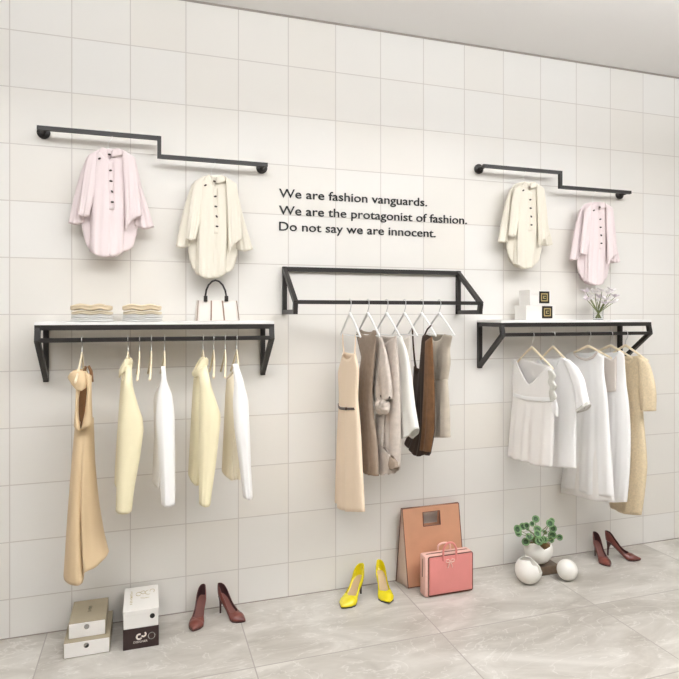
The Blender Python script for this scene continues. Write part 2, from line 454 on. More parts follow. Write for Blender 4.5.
def cloth(name, ax, val, top, bot, left, right, m, parent=None, T=(.02, .05), folds=.006, nf=4, top_back=None, off=0, offv=None, shift=(0, 0), seed=1, nu=36, nv=44, solid=.002, p=2.0, tilt=0, origin=None, fpow=1.3, trace=None, mb_only=False):
    """a hollow garment piece: outlines traced in the plane x=val (ax 0) or y=val (ax 1), given real thickness"""
    rnd = random.Random(seed)
    def c2(pts):
        out = []
        for q in pts:
            w = on_plane(q[0], q[1], ax, (val - off) if trace is None else trace); out.append((w[1 - ax] + shift[0], w[2] + shift[1]))
        return out
    left = [top[0]] + [q for q in left if tuple(q) != tuple(top[0])]
    right = [top[-1]] + [q for q in right if tuple(q) != tuple(top[-1])]
    if tuple(left[-1]) != tuple(bot[0]): left.append(bot[0])
    if tuple(right[-1]) != tuple(bot[-1]): right.append(bot[-1])
    tp, bt, lf, rt = c2(top), c2(bot), c2(left), c2(right)
    g = coons(tp, bt, lf, rt, nu, nv)
    gb = coons(c2(top_back), bt, lf, rt, nu, nv) if top_back else g
    ph = [rnd.uniform(0, 6.28) for _ in range(8)]; fr = [rnd.uniform(.75, 1.3) for _ in range(8)]
    def fold(u, v, k):
        e = 1 - abs(2 * u - 1) ** 4
        s = sin(2 * pi * nf * fr[k] * (u + .03 * sin(3 * v + ph[k + 3])) + ph[k]) + .5 * sin(2 * pi * nf * 1.9 * fr[k + 1] * u + ph[k + 1] + v) + .35 * sin(2 * pi * nf * .5 * u + ph[k + 2] + 4 * v)
        return folds * (v ** fpow) * s * e
    vs = []; fs = []; N = nu + 1
    def put(u, v, q, sgn, k):
        h = (T[0] + (T[1] - T[0]) * min(1, v * 1.8) ** .8) * max(0, 1 - abs(2 * u - 1) ** p) ** .5
        o = off + (offv(v) if offv else 0) + tilt * (u - .5)
        n = sgn * h + fold(u, v, k) * (1 if sgn > 0 else .7) + o
        return (val - n, q[0], q[1]) if ax == 0 else (q[0], val - n, q[1])
    for j in range(nv + 1):
        for i in range(N): vs.append(put(i / nu, j / nv, g[j][i], 1, 0))
    nb = len(vs)
    for j in range(nv + 1):
        for i in range(N): vs.append(put(i / nu, j / nv, gb[j][i], -1, 3))
    for j in range(nv):
        for i in range(nu):
            a = j * N + i
            fs.append((a, a + N, a + N + 1, a + 1)); fs.append((nb + a, nb + a + 1, nb + a + N + 1, nb + a + N))
    mb = MB().add(vs, fs)
    if mb_only: return mb
    o = obj(name, mb, m, parent, solid=solid, origin=origin, auto=0)
    return o
def surf(px, py, ax, val, off): 
    return Vector(on_plane(px, py, ax, val - off))
def root(px, py, ax, val, name, label, cat, group):
    return thing(name, label, cat, tuple(on_plane(px, py, ax, val)), group)

# ---- ponchos on the step rails
def poncho(dx, dz, m, rail_z, label, hlabel, seed, sx=1.0):
    val = -.105; sh = (dx, dz)
    base = onY(108, 150, val) + Vector((dx, 0, dz))
    hz = base.z
    hanger(base.x, -.09, rail_z, 'thin', hlabel, 'white hangers on the stepped rails', half=.105, neck=rail_z - hz - .012, drop=rail_z - hz + .038, turn=0)
    t = thing('poncho', label, 'poncho', tuple(base), 'ponchos on the stepped rails')
    K = dict(shift=sh, parent=t)
    cloth('back_panel', 1, val, [(88, 156), (99, 150), (105, 149.5), (110, 149.5), (116, 149.5), (122, 150), (134, 157)],
          [(85.5, 242), (88.5, 248), (97, 252), (108, 253), (120, 252.5), (128, 250.5), (133, 246.5)],
          [(85, 180), (81.5, 217), (82.5, 230)], [(136, 190), (138.5, 215), (137, 232)], m, T=(.014, .020), folds=.004, nf=2.2, off=-.018, seed=seed, **K)
    cloth('body', 1, val, [(93, 154), (99, 150.8), (105, 156), (110, 160), (116, 156), (122, 151.2), (128, 154.5)],
          [(89.6, 251), (97, 255), (106, 257), (109.8, 256), (111.5, 257), (117, 255.6), (123.3, 252)],
          [(92, 185), (90.5, 220)], [(126.5, 185), (125, 220)], m, T=(.018, .028), folds=.007, nf=2.2, off=.004,
          top_back=[(93, 154), (99, 150.4), (105, 150), (110, 150), (116, 150), (122, 150.6), (128, 154.5)], seed=seed + 9, **K)
    cloth('sleeve', 1, val, [(86.5, 158), (90, 157)], [(68.5, 223), (76, 224.5), (84, 223)], [(80, 175), (74.5, 195)], [(90, 190)], m, T=(.008, .02), folds=.004, nf=2, off=-.015, seed=seed + 1, nu=20, nv=30, **K)
    cloth('sleeve', 1, val, [(131, 157), (135, 158)], [(134, 226), (145, 229), (154, 227)], [(132, 190)], [(142, 188), (148, 208)], m, T=(.008, .02), folds=.004, nf=2, off=-.015, seed=seed + 2, nu=20, nv=30, **K)
    cloth('cape_flap', 1, val, [(88, 155.5), (98.5, 150.2)], [(78.2, 215), (83, 217), (89, 216)], [(84, 170), (81, 190)], [(96, 180), (93, 200)], m, T=(.006, .014), folds=.004, nf=2, off=.028, seed=seed + 3, nu=20, nv=30, **K)
    cloth('cape_flap', 1, val, [(122.5, 150.5), (134.5, 157.5)], [(126, 231), (131, 222), (137, 217.5), (141.8, 216)], [(124, 185)], [(138, 180), (140, 198)], m, T=(.006, .014), folds=.004, nf=2, off=.028, seed=seed + 4, nu=20, nv=30, **K)
    cloth('front_panel', 1, val, [(95, 154.5), (99, 152), (105, 158), (112.5, 162)], [(91.5, 252), (97, 255.5), (104, 257.3), (110.5, 256.5)], [(93.5, 190), (92, 225)], [(112.5, 205), (111, 230)], m, T=(.010, .012), folds=.004, nf=1.5, off=.028, seed=seed + 7, nu=24, **K)
    # collar, placket, buttons
    cloth('collar', 1, val, [(98.5, 151), (103, 147.5), (106, 149)], [(97, 157), (101, 161), (110, 162)], [], [(108, 155)], m, T=(.004, .006), folds=.001, off=.03, seed=3, nu=12, nv=10, **K)
    cloth('collar', 1, val, [(112, 150), (118, 148.3), (122, 151)], [(111, 157), (116, 156.5), (122.5, 154.5)], [(111.3, 153)], [], m, T=(.004, .006), folds=.001, off=.03, seed=4, nu=12, nv=10, **K)
    cloth('placket', 1, val, [(107.5, 161), (113, 161)], [(108.8, 210), (114, 210)], [], [], m, T=(.002, .003), folds=.0, off=.036, seed=5, nu=6, nv=16, **K)
    for k, (bx, by) in enumerate([(99.5, 158.5), (109.5, 154.5), (110.5, 170.4), (111, 181), (112, 191.5), (112.4, 202)]):
        q = surf(bx, by, 1, val, .042) + Vector((dx, 0, dz))
        rot = Matrix.Rotation([-.5, .1, -.2, .15, .9, .1][k], 3, 'Y')
        obj('button', MB().sphere(q, (.0085, .006, .0052), 12, 8, rot), M['button'], t)
poncho(0, 0, M['pink'], 2.676, 'pale pink poncho with dark toggles on the left stepped rail', 'thin white hanger inside the pink poncho on the left rail', 11)
poncho(.546, -.104, M['cream'], 2.576, 'cream poncho with dark toggles hanging above the handbag', 'thin white hanger inside the cream poncho above the handbag', 21)
poncho(2.606, 0, M['cream'], 2.681, 'cream poncho with dark toggles on the right stepped rail, right of the lettering', 'thin white hanger inside the cream poncho on the right rail', 31)
poncho(3.176, -.1015, M['pink'], 2.582, 'pale pink poncho with dark toggles hanging above the flower vase', 'thin white hanger inside the pink poncho above the flower vase', 41)

# ---- left rack
GL = 'wooden hangers on the left rack'
GG = 'clothes on the left rack'
hl = ['pale wooden hanger holding the long tan dress', 'pale wooden hanger inside the yellow shirt nearest the tan dress',
      'empty wooden hanger just right of the left yellow shirt', 'empty wooden hanger just left of the white shirt, between the yellow shirts',
      'pale wooden hanger inside the white shirt between the yellow shirts', 'pale wooden hanger inside the yellow shirt below the handbag',
      'empty wooden hanger just right of the yellow shirt below the handbag', 'empty wooden hanger just left of the rightmost white shirt on the left rack',
      'pale wooden hanger inside the white shirt at the right end of the left rack']
HX = [.3779, .5952, .6511, .709, .7747, .9712, 1.0267, 1.087, 1.1486]
for i, x in enumerate(HX):
    hanger(x, YB, ZB, 'wood', hl[i], GL, half=.175, neck=.066, drop=.19, turn=pi / 2 + [.0, -.03, .02, .02, .02, .0, -.04, -.06, -.02][i])
V = -.29
t = root(80, 372, 1, V, 'halter_dress', 'long tan halter dress hanging at the left end of the left rack', 'dress', GG)
cloth('skirt', 1, V, [(74.2, 424), (80.5, 428), (86, 426), (92.4, 420)], [(62, 581), (73, 582.5), (83, 580), (85.5, 568), (95, 565), (108, 556)],
      [(70.5, 462), (66, 520)], [(94, 465), (98, 505), (103, 535)], M['tan'], t, T=(.08, .10), folds=.014, nf=2.0, seed=5, p=3.4, trace=V - .06)
cloth('strap', 1, V, [(76, 386), (80.5, 387)], [(74, 426), (80.6, 430)], [(75.5, 405)], [(78.5, 400), (78.5, 415)], M['tan'], t, T=(.015, .03), folds=0, off=.10, nu=12, nv=20)
cloth('strap', 1, V, [(85.5, 372), (91.5, 376)], [(81, 429), (92.6, 424)], [(87, 390), (85, 412)], [(91.5, 395)], M['tan'], t, T=(.015, .03), folds=0, off=.10, nu=12, nv=20)
cloth('strap', 1, V, [(78.5, 386), (88, 384)], [(77, 428), (90, 426)], [], [], M['brown2'], t, T=(.01, .02), folds=0, off=-.09, nu=12, nv=20)
cloth('collar', 1, V, [(68, 377), (72, 371.5), (80, 369.5), (87, 371)], [(71, 381), (76, 387), (82, 389.5), (88, 386)], [(68.5, 379)], [(90, 378)], M['tan'], t, T=(.05, .06), folds=.006, nf=2, off=.075, nu=24, nv=16)
mb = MB(); mb.tube([surf(a, b, 1, V, .08) for a, b in [(84, 372), (86, 366.5), (88.5, 366), (91, 371), (92, 382)]], [.006, .007, .007, .008, .008], 10)
obj('strap_loop', mb, M['brown2'], t)

def rampf(y0, y1, k=.22): return lambda v: y0 + (y1 - y0) * min(1, v / k) ** .8
def side_shirt(label, body, sleeve, m, inner, collar=None, seed=1, hook=None):
    t = root(sleeve['top'][0][0], sleeve['top'][0][1], 1, V, 'shirt', label, 'shirt', GG)
    cloth('body', 1, V, body['top'], body['bot'], body['left'], body['right'], m if not inner else inner, t, T=(.04, .12), folds=.008, nf=2, seed=seed, p=2.6, trace=V - .08)
    cloth('sleeve', 1, V, sleeve['top'], sleeve['bot'], sleeve['left'], sleeve['right'], m, t, T=(.022, .042), folds=.0025, nf=1.3, seed=seed + 1, offv=rampf(.125, .195, .12), trace=V - .215)
    if collar:
        cloth('collar', 1, V, collar['top'], collar['bot'], collar['left'], collar['right'], m, t, T=(.055, .06), folds=.003, nf=1.5, seed=seed + 2, off=.085, nu=22, nv=16)
    return t
side_shirt('long sleeved butter yellow shirt hanging next to the tan dress',
    dict(top=[(121, 376), (128, 372)], bot=[(113.8, 484), (118, 487), (128, 488)], left=[(119.5, 395), (117, 430), (115, 460)], right=[(133, 400), (133, 450)]),
    dict(top=[(125.5, 366), (131, 366)], bot=[(115.5, 512), (123, 513), (131.5, 512)], left=[(123, 385), (119.5, 416), (117.6, 455), (116.5, 485)], right=[(133, 388), (138, 406), (142.5, 420), (143.2, 432), (139.5, 460), (134, 490)]),
    M['yellow'], None, dict(top=[(122, 364), (126, 358.5), (131.5, 359), (133, 362)], bot=[(119, 378), (123, 372), (128, 368), (132.5, 367)], left=[(119, 371)], right=[]), 51)
side_shirt('long sleeved white shirt hanging between the two yellow shirts',
    dict(top=[(157, 392), (163, 382)], bot=[(152.5, 485), (158, 485.5), (166, 486)], left=[(154, 402), (154.5, 440)], right=[(170, 410), (168, 460)]),
    dict(top=[(161.5, 368), (165.5, 368)], bot=[(161.6, 505), (168, 506), (175.2, 505)], left=[(161.5, 380), (157.5, 395), (155.8, 420), (158.5, 455)], right=[(167, 382), (172, 395), (174.6, 418), (175, 455)]),
    M['white'], M['white2'], None, 61)
side_shirt('long sleeved butter yellow shirt hanging below the handbag',
    dict(top=[(195, 380), (203, 374)], bot=[(189.5, 479), (194, 483), (204, 482)], left=[(193.5, 400), (191.5, 440)], right=[(210, 410), (210, 450)]),
    dict(top=[(200, 370), (208, 366)], bot=[(199.6, 504.5), (205, 506), (210.5, 505)], left=[(200, 395), (199.6, 430), (199.2, 470)], right=[(211.5, 386), (216, 400), (221, 416), (220, 430), (215.5, 470), (212.5, 490)]),
    M['yellow'], None, dict(top=[(195, 368), (202, 358), (206.5, 357.5), (208.5, 360)], bot=[(193, 376.5), (197, 375), (203, 367), (208, 364.5)], left=[(192, 373)], right=[]), 71)
side_shirt('long sleeved white shirt at the right end of the left rack',
    dict(top=[(229, 380), (237, 372)], bot=[(224.3, 476), (230, 478), (243, 478)], left=[(227.5, 400), (226, 440)], right=[(244, 400), (244, 440)]),
    dict(top=[(235, 366), (240, 365)], bot=[(244, 498), (249, 499), (253, 498)], left=[(234.8, 386), (233.6, 402), (235, 428), (240.5, 470)], right=[(245, 386), (248.6, 400), (250, 428), (251.5, 470)]),
    M['white'], M['lining'], None, 81)

# ---- middle rack
GM = 'white hangers on the middle rack'; GC = 'clothes on the middle rack'
MX = [1.795, 1.904, 2.021, 2.135, 2.247, 2.363]
ml = ['white hanger holding the peach belted dress, leftmost on the middle bar', 'white hanger holding the sleeveless taupe dress', 'white hanger holding the knotted taupe shirt',
      'white hanger holding the ivory blouse', 'white hanger holding the dark brown tank top', 'white hanger holding the warm grey dress, rightmost on the middle bar']
for i, x in enumerate(MX):
    hanger(x, -.29, ZM, 'white', ml[i], GM, half=.185, neck=.062, drop=.192, turn=-pi / 2 + .02 * (i % 3 - 1))
X = MX[0]
t = root(350, 335, 0, X, 'slip_dress', 'long peach slip dress with dark belt, leftmost on the middle rack', 'dress', GC)
cloth('body', 0, X, [(343.3, 352), (345.5, 357), (349, 359.5), (352.5, 358), (355, 352.5)], [(336, 501), (341, 504.5), (345, 509), (354, 511), (364, 511.8)],
      [(341.5, 360), (338.7, 372), (340, 392), (339.8, 404), (338, 440), (336.8, 475)], [(358.5, 370), (357.6, 385), (357.2, 400), (359, 420), (361.5, 465)], M['peach'], t,
      T=(.015, .032), folds=.007, nf=3.5, seed=3, top_back=[(343.3, 352), (346, 353), (349, 353.5), (352.5, 353.5), (355, 352.5)])
for pts in ([(342.8, 334), (342.6, 336), (343, 344), (344, 354)], [(355.5, 335), (355.6, 337), (355.2, 345), (354.6, 354)]):
    mb = MB(); mb.tube([surf(a, b, 0, X, .004) for a, b in pts], [.003, .0035, .004, .006], 8); obj('strap', mb, M['peach'], t)
cloth('belt', 0, X, [(339.3, 403), (345, 406.5), (357.6, 407.5)], [(339.5, 405.3), (345, 409.3), (357.9, 409.8)], [], [], M['belt'], t, T=(.031, .032), folds=0, nu=30, nv=4, p=2)
obj('belt_knot', MB().sphere(surf(346, 408.7, 0, X, .034), (.008, .010, .009)), M['belt'], t)

X = MX[1]
t = root(368, 331, 0, X, 'sleeveless_dress', 'dark taupe sleeveless dress directly right of the peach dress', 'dress', GC)
cloth('body', 0, X, [(356.5, 333), (359.5, 329.5), (362, 332.5), (367, 335), (371, 334.5), (374.5, 330), (376.5, 333)], [(363, 470), (366, 472), (370, 474), (374, 475), (378, 476)],
      [(359.5, 347), (362, 358), (360, 372), (359, 395), (361, 440)], [(374, 360), (371.5, 392), (372.5, 415), (376, 440)], M['taupe'], t, T=(.010, .024), folds=.004, nf=4, seed=8,
      top_back=[(356.5, 333), (359.5, 329.5), (362, 331), (367, 332), (371, 331.5), (374.5, 330), (376.5, 333)])
mb = MB(); mb.tube([surf(a, b, 0, X, .004) for a, b in [(356.5, 334), (359.5, 347), (361.8, 357)]], .0035, 8); obj('armhole_trim', mb, M['belt'], t)

X = MX[2]
t = root(386, 337, 0, X, 'knotted_shirt', 'light taupe shirt with knotted sleeve, third garment on the middle rack', 'shirt', GC)
cloth('body', 0, X, [(378, 336), (382, 338), (387, 343), (392, 340), (396, 336)], [(384, 473), (388, 474), (393, 470), (397.5, 467)],
      [(383, 370), (385, 400), (386, 440)], [(398, 370), (398, 420), (398, 450)], M['taupe2'], t, T=(.015, .04), folds=.007, nf=3, seed=9,
      top_back=[(378, 336), (382, 336.5), (387, 337.5), (392, 337), (396, 336)])
cloth('sleeve', 0, X, [(377, 335.5), (381, 337)], [(375, 400), (383, 402), (391, 399)], [(374.5, 350), (373.4, 368), (373.2, 388)], [(385, 350), (388, 366), (390.6, 385)], M['taupe2'], t, T=(.012, .030), folds=.005, nf=2, off=.058, seed=10)
mb = MB(); kc = surf(382.5, 406, 0, X, .074)
for dy, dz, ry, rz, ph in ((.030, -.004, .042, .046, 0), (-.028, .004, .040, .044, 2), (0, .0, .020, .030, 4)):
    o0 = len(mb.v); mb.sphere(kc + Vector((-.008 if ph == 4 else 0, dy, dz)), (.032 if ph == 4 else .028, ry, rz), 40, 24)
    cc = kc + Vector((0, dy, dz))
    for v in mb.v[o0:]:
        d = v - cc; a = atan2(d.z, d.y)
        v += d.normalized() * .0035 * sin(7 * a + ph + d.x * 60)
obj('knot', mb, M['taupe2'], t, auto=0, weld=False)
cloth('sleeve_tail', 0, X, [(376.5, 414), (384, 414)], [(375.8, 442), (383, 448)], [(376.6, 428)], [(383.5, 430)], M['taupe2'], t, T=(.012, .018), folds=.004, nf=2, off=.055, nu=16, nv=18)
cloth('cuff', 0, X, [(375.5, 441), (378.5, 441), (390, 455)], [(380, 467), (384.5, 475), (389, 473)], [(376.8, 455)], [(390.5, 464)], M['taupe2'], t, T=(.010, .022), folds=.005, nf=2, off=.06, nu=18, nv=18, seed=4)
cloth('cuff', 0, X, [(388, 455), (391.5, 456), (394, 459)], [(391, 469), (395, 470), (397.5, 467)], [(389, 463)], [(396.5, 462)], M['taupe'], t, T=(.01, .02), folds=.003, nf=2, off=.05, nu=14, nv=14, seed=5)
for a, b in ((374.4, 387), (381, 396), (389.6, 397.5)):
    obj('eyelet', MB().sphere(surf(a, b, 0, X, .079), (.006, .007, .007), 10, 8), M['button'], t)

X = MX[3]
t = root(405, 337, 0, X, 'blouse', 'ivory blouse with draped hem, left of the dark brown top', 'blouse', GC)
cloth('body', 0, X, [(396.5, 337.5), (400, 336), (403, 340), (406, 339), (409.5, 336.5)], [(397, 436), (403, 438), (410, 428)], [(395, 370), (396, 410)], [(410, 355), (410.5, 378), (409.5, 405)], M['stone'], t, T=(.012, .02), folds=.005, nf=3, seed=12)
cloth('drape', 0, X, [(396.5, 337.5), (401, 336)], [(394.5, 430), (400, 433), (406.5, 439), (411, 437), (417.8, 428)], [(394, 350), (392.8, 370), (393.8, 400)], [(406, 350), (410.5, 375), (413.5, 403)], M['ivory'], t, T=(.014, .032), folds=.007, nf=2.5, off=.02, seed=13)

X = MX[4]
t = root(422, 335, 0, X, 'tank_top', 'dark brown tank top with chestnut side, between ivory blouse and grey dress', 'top', GC)
cloth('body', 0, X, [(413.8, 366), (416, 371), (419, 374.5), (421, 370), (422.5, 352), (424, 336), (428, 334.5), (432, 337)], [(406, 441), (409, 446), (414, 449), (419, 455), (425, 456), (430, 452)],
      [(413.2, 400), (412.5, 424), (409, 434)], [(434, 390), (434, 430)], M['brown'], t, T=(.012, .034), folds=.005, nf=3, seed=14,
      top_back=[(413.8, 366), (416, 368), (419, 369), (421, 366), (422.5, 352), (424, 336), (428, 335.5), (432, 337)])
cloth('side_panel', 0, X, [(425.5, 342), (432, 337)], [(419.5, 450), (430.5, 452)], [(423.5, 400)], [(434.3, 390), (434, 428)], M['brown2'], t, T=(.008, .012), folds=.003, nf=1.5, off=.024, seed=15, nu=18, nv=30)
mb = MB(); mb.tube([surf(a, b, 0, X, .006) for a, b in [(412.3, 328), (413.3, 345), (414.6, 360), (416.5, 372)]], [.005, .0055, .006, .008], 8); obj('strap', mb, M['brown'], t)
mb = MB(); mb.tube([surf(a, b, 0, X, .006) for a, b in [(431, 325.5), (427.5, 329), (424.2, 336), (422.8, 350), (421.4, 366)]], [.004, .0045, .005, .005, .006], 8); obj('strap', mb, M['brown'], t)

X = MX[5]
t = root(440, 337, 0, X, 'sleeveless_dress', 'short warm grey sleeveless dress, rightmost on the middle rack', 'dress', GC)
cloth('bodice', 0, X, [(427, 337), (431, 334), (436, 341), (442, 340), (446, 334), (452.3, 337)], [(431, 380), (438, 381), (446, 379.5)], [(429.5, 360)], [(449.3, 348), (449, 364)], M['greyd'], t, T=(.014, .035), folds=.006, nf=3, seed=16, nv=26,
      top_back=[(427, 337), (431, 334), (436, 334.5), (442, 334.5), (446, 334), (452.3, 337)])
cloth('skirt', 0, X, [(431, 379), (438, 380), (446, 378.5)], [(431.5, 436), (439, 437), (448, 437.5)], [(431.5, 410)], [(447, 400)], M['greyd'], t, T=(.034, .045), folds=.009, nf=4, seed=17, nv=26)

# ---- right rack
GR = 'wooden hangers on the right rack'; GD = 'clothes on the right rack'
RX = [3.0238, 3.1832, 3.4616, 3.641, 3.7662]
rl = ['pale wooden hanger holding the white v-neck blouse with belt', 'pale wooden hanger holding the white short sleeved dress', 'pale wooden hanger holding the wide white sleeveless dress',
      'pale wooden hanger holding the narrow white dress with lace yoke', 'pale wooden hanger holding the beige lace dress']
for i, x in enumerate(RX):
    hanger(x, YB, ZB - .002, 'wood', rl[i], GR, half=.18, neck=.078, drop=[.2, .2, .145, .145, .17][i], turn=-pi / 2 + [.05, .0, .06, -.03, .0][i])
X = RX[0]
t = root(532, 365, 0, X, 'blouse', 'white v-neck blouse with belt and lace trim, leftmost on the right rack', 'blouse', GD)
cloth('body', 0, X, [(513.5, 363), (517, 359.5), (522, 369), (531, 384), (541, 376), (548.5, 366.5), (553, 370)], [(508.5, 456), (519, 459), (530, 461), (540, 465), (552, 467)],
      [(512, 380), (513, 394), (510.8, 425)], [(554, 400), (553, 440)], M['white2'], t, T=(.018, .036), folds=.007, nf=4.5, seed=20,
      top_back=[(513.5, 363), (517, 359.5), (522, 360), (531, 362), (541, 364.5), (548.5, 366.5), (553, 370)])
cloth('belt', 0, X, [(513.2, 392), (530, 396), (554.2, 397.5)], [(513, 395.5), (530, 400), (554.4, 402)], [], [], M['white'], t, T=(.034, .036), folds=0, nu=30, nv=4)
cloth('lace_trim', 0, X, [(547.5, 370), (553, 370.5)], [(550.5, 402), (555, 401)], [(549, 377), (547.8, 382), (550, 387), (549, 393)], [(556, 376), (554, 381), (557, 386), (554.5, 391), (557, 396)], M['laceg'], t, T=(.006, .008), folds=.001, off=.035, nu=8, nv=30)
cloth('bow', 0, X, [(551, 400), (556, 399)], [(553, 412), (558, 417)], [(552, 406)], [(558, 408)], M['white'], t, T=(.004, .007), folds=.002, nf=2, off=.034, nu=12, nv=14, fpow=.4)
X = RX[1]
t = root(553, 358, 0, X, 'dress', 'white short sleeved dress hanging behind the belted blouse', 'dress', GD)
cloth('body', 0, X, [(536, 362), (541, 359), (550, 374), (557, 369), (562, 357.5), (570, 361)], [(534, 461), (545, 464.5), (558, 466.5), (576, 467.8)], [(537, 400), (535, 440)], [(575.5, 378), (576.3, 395), (576, 430)], M['white'], t, T=(.016, .034), folds=.006, nf=3.5, seed=22,
      top_back=[(536, 362), (541, 359), (547, 359), (554, 359), (562, 357.5), (570, 361)])
cloth('sleeve', 0, X, [(563, 358), (569, 360)], [(577, 412), (583, 409), (589, 403.5)], [(571, 375), (575.5, 392)], [(577.5, 368), (583.5, 380), (586, 392)], M['white'], t, T=(.012, .025), folds=.003, nf=2, off=.018, seed=23, nu=24, nv=30)
cloth('cuff', 0, X, [(576.7, 410.5), (583, 407), (588.6, 401.5)], [(577.5, 413), (584, 410), (590, 404.5)], [], [], M['laceg'], t, T=(.027, .028), folds=.0, off=.018, nu=24, nv=4)
X = RX[2]
t = root(586, 353, 0, X, 'dress', 'wide white sleeveless dress with double hem, centre of the right rack', 'dress', GD)
cloth('body', 0, X, [(565.5, 355.5), (573.5, 352), (578, 356), (586, 358.5), (592.5, 356), (597, 351), (604, 357)], [(561, 487), (578, 488.5), (594, 494), (614, 496.5)],
      [(570, 372), (572, 390), (568, 430)], [(604, 375), (606.8, 395), (609.3, 430), (612, 468)], M['white'], t, T=(.015, .042), folds=.007, nf=3, seed=24,
      top_back=[(565.5, 355.5), (573.5, 352), (578, 352.5), (586, 353), (592.5, 352), (597, 351), (604, 357)])
cloth('underskirt', 0, X, [(570, 410), (590, 412), (606, 412)], [(561, 492.5), (577, 494), (592, 498.5), (614.5, 501.5)], [(566, 450)], [(610, 450)], M['white2'], t, T=(.028, .036), folds=.005, nf=3, seed=25)
cloth('neck_trim', 0, X, [(573.5, 352), (578, 356), (586, 358.5), (592.5, 356), (597, 351)], [(572.8, 353.5), (577.5, 358), (586, 360.8), (593, 358.3), (598.2, 352.5)], [], [], M['lacew'], t, T=(.002, .003), folds=0, off=.020, nu=24, nv=3)
X = RX[3]
t = root(610, 353, 0, X, 'dress', 'narrow white dress with blush lace yoke, beside the beige lace dress', 'dress', GD)
cloth('body', 0, X, [(597, 357), (602.5, 353), (608, 357), (613, 358), (617.5, 354), (620, 350.5), (624.3, 353.5)], [(600, 499), (612, 501.8), (626.5, 502)],
      [(602, 375), (604, 395), (602, 430)], [(625, 368), (626, 385), (628.6, 405), (630.2, 435), (629.2, 470)], M['white'], t, T=(.013, .036), folds=.006, nf=3, seed=26,
      top_back=[(597, 357), (602.5, 353), (608, 352.5), (613, 352.5), (617.5, 351.5), (620, 350.5), (624.3, 353.5)])
cloth('lace_yoke', 0, X, [(600, 358), (606, 357.5), (613, 359.5), (616.5, 356)], [(603, 391), (610, 392), (616, 391)], [(602.5, 375)], [(616.5, 372)], M['lacew'], t, T=(.004, .008), folds=.001, off=.030, nu=20, nv=20)
X = RX[4]
t = root(630, 357, 0, X, 'lace_dress', 'beige lace dress with half sleeves, rightmost on the right rack', 'dress', GD)
cloth('body', 0, X, [(616.5, 359.5), (622, 356.5), (628, 361), (634, 359), (637.5, 355.5), (642, 357.5)], [(610.5, 501), (614, 507), (624, 512), (633, 514), (641, 515)],
      [(620, 390), (622, 430), (617, 470)], [(643, 375), (641.5, 395), (643.5, 425), (646.6, 465), (644, 495)], M['lace'], t, T=(.015, .036), folds=.005, nf=2, seed=28,
      top_back=[(616.5, 359.5), (622, 356), (628, 356.5), (634, 356), (637.5, 355.5), (642, 357.5)])
cloth('sleeve', 0, X, [(637.5, 356.5), (642, 357.5)], [(641.5, 409.5), (648, 411), (655, 411)], [(639.5, 375), (640.5, 392)], [(649, 364), (653.5, 380), (655.5, 395)], M['lace'], t, T=(.012, .032), folds=.003, nf=2, off=.015, seed=29, nu=24, nv=30)

# ------------------------------------------------------------------ shelf objects
SH = 1.669
def folded(x0, x1, z0, z1, m, label, group, wave=.005, y0=-.27, y1=-.07, seed=1):
    mb = MB(); c = ((x0 + x1) / 2, (y0 + y1) / 2, (z0 + z1) / 2); hx = (x1 - x0) / 2
    mb.sphere(c, (hx, (y1 - y0) / 2, (z1 - z0) / 2), 64, 24, e=.38)
    mid = Vector(c)
    for v in mb.v:
        u = (v.x - c[0]) / hx
        k = (v.z - z0) / (z1 - z0)
        v.z += wave * cos(2.2 * pi * u + seed * .3) * -1
        # front fold crease
        if v.y < c[1]:
            d = abs(k - .5); v.y += .010 * math.exp(-(d / .16) ** 2)
    o = obj('folded_garment', mb, m, origin=(c[0], c[1], z0), auto=0)
    return tag(o, label, 'folded garment', group)
for (x0, x1, side) in ((.318, .514, 'left'), (.566, .762, 'right')):
    nm = side + ' stack on the left shelf'
    folded(x0 - .002, x1 + .004, SH + .0015, SH + .019, M['foldw'], 'white folded knit at the bottom of the ' + nm, 'folded knits on the left shelf', .0, seed=1)
    folded(x0, x1 + .006, SH + .019, SH + .036, M['foldw'], 'white folded knit second from the bottom of the ' + nm, 'folded knits on the left shelf', .0012, seed=1)
    folded(x0 + .003, x1 + .002, SH + .0375, SH + .056, M['foldc'], 'light beige folded knit second from the top of the ' + nm, 'folded knits on the left shelf', .003, seed=1)
    folded(x0 - .002, x1, SH + .059, SH + .089, M['foldb'], 'thick beige folded knit at the top of the ' + nm, 'folded knits on the left shelf', .004, seed=1)

# handbag
bx = 1.058; by = -.16
t = thing('handbag', 'cream canvas handbag with a black arched handle on the left shelf', 'handbag', (bx, by, SH))
def bag_section(hw, hd, z, n=40):
    return [Vector((bx + hw * math.copysign(abs(cos(a)) ** .35, cos(a)), by + hd * math.copysign(abs(sin(a)) ** .35, sin(a)), z)) for a in [2 * pi * k / n for k in range(n)]]
mb = MB(); vs = []; fs = []; n = 40
for hw, hd, z in [(.02, .01, SH + .001), (.118, .05, SH + .001), (.121, .052, SH + .006), (.119, .048, SH + .04), (.115, .038, SH + .08), (.110, .026, SH + .114), (.107, .023, SH + .114), (.110, .034, SH + .08), (.112, .04, SH + .02), (.02, .01, SH + .015)]:
    vs += bag_section(hw, hd, z)
for i in range(9):
    for k in range(n): fs.append((i * n + k, i * n + (k + 1) % n, (i + 1) * n + (k + 1) % n, (i + 1) * n + k))
fs.append(tuple(range(n))); fs.append(tuple(9 * n + k for k in range(n)))
obj('body', mb.add(vs, fs), M['canvas'], t)
def ydep(z): 
    k = (z - SH) / .114; return by - (.0525 - .0265 * k) - .0006
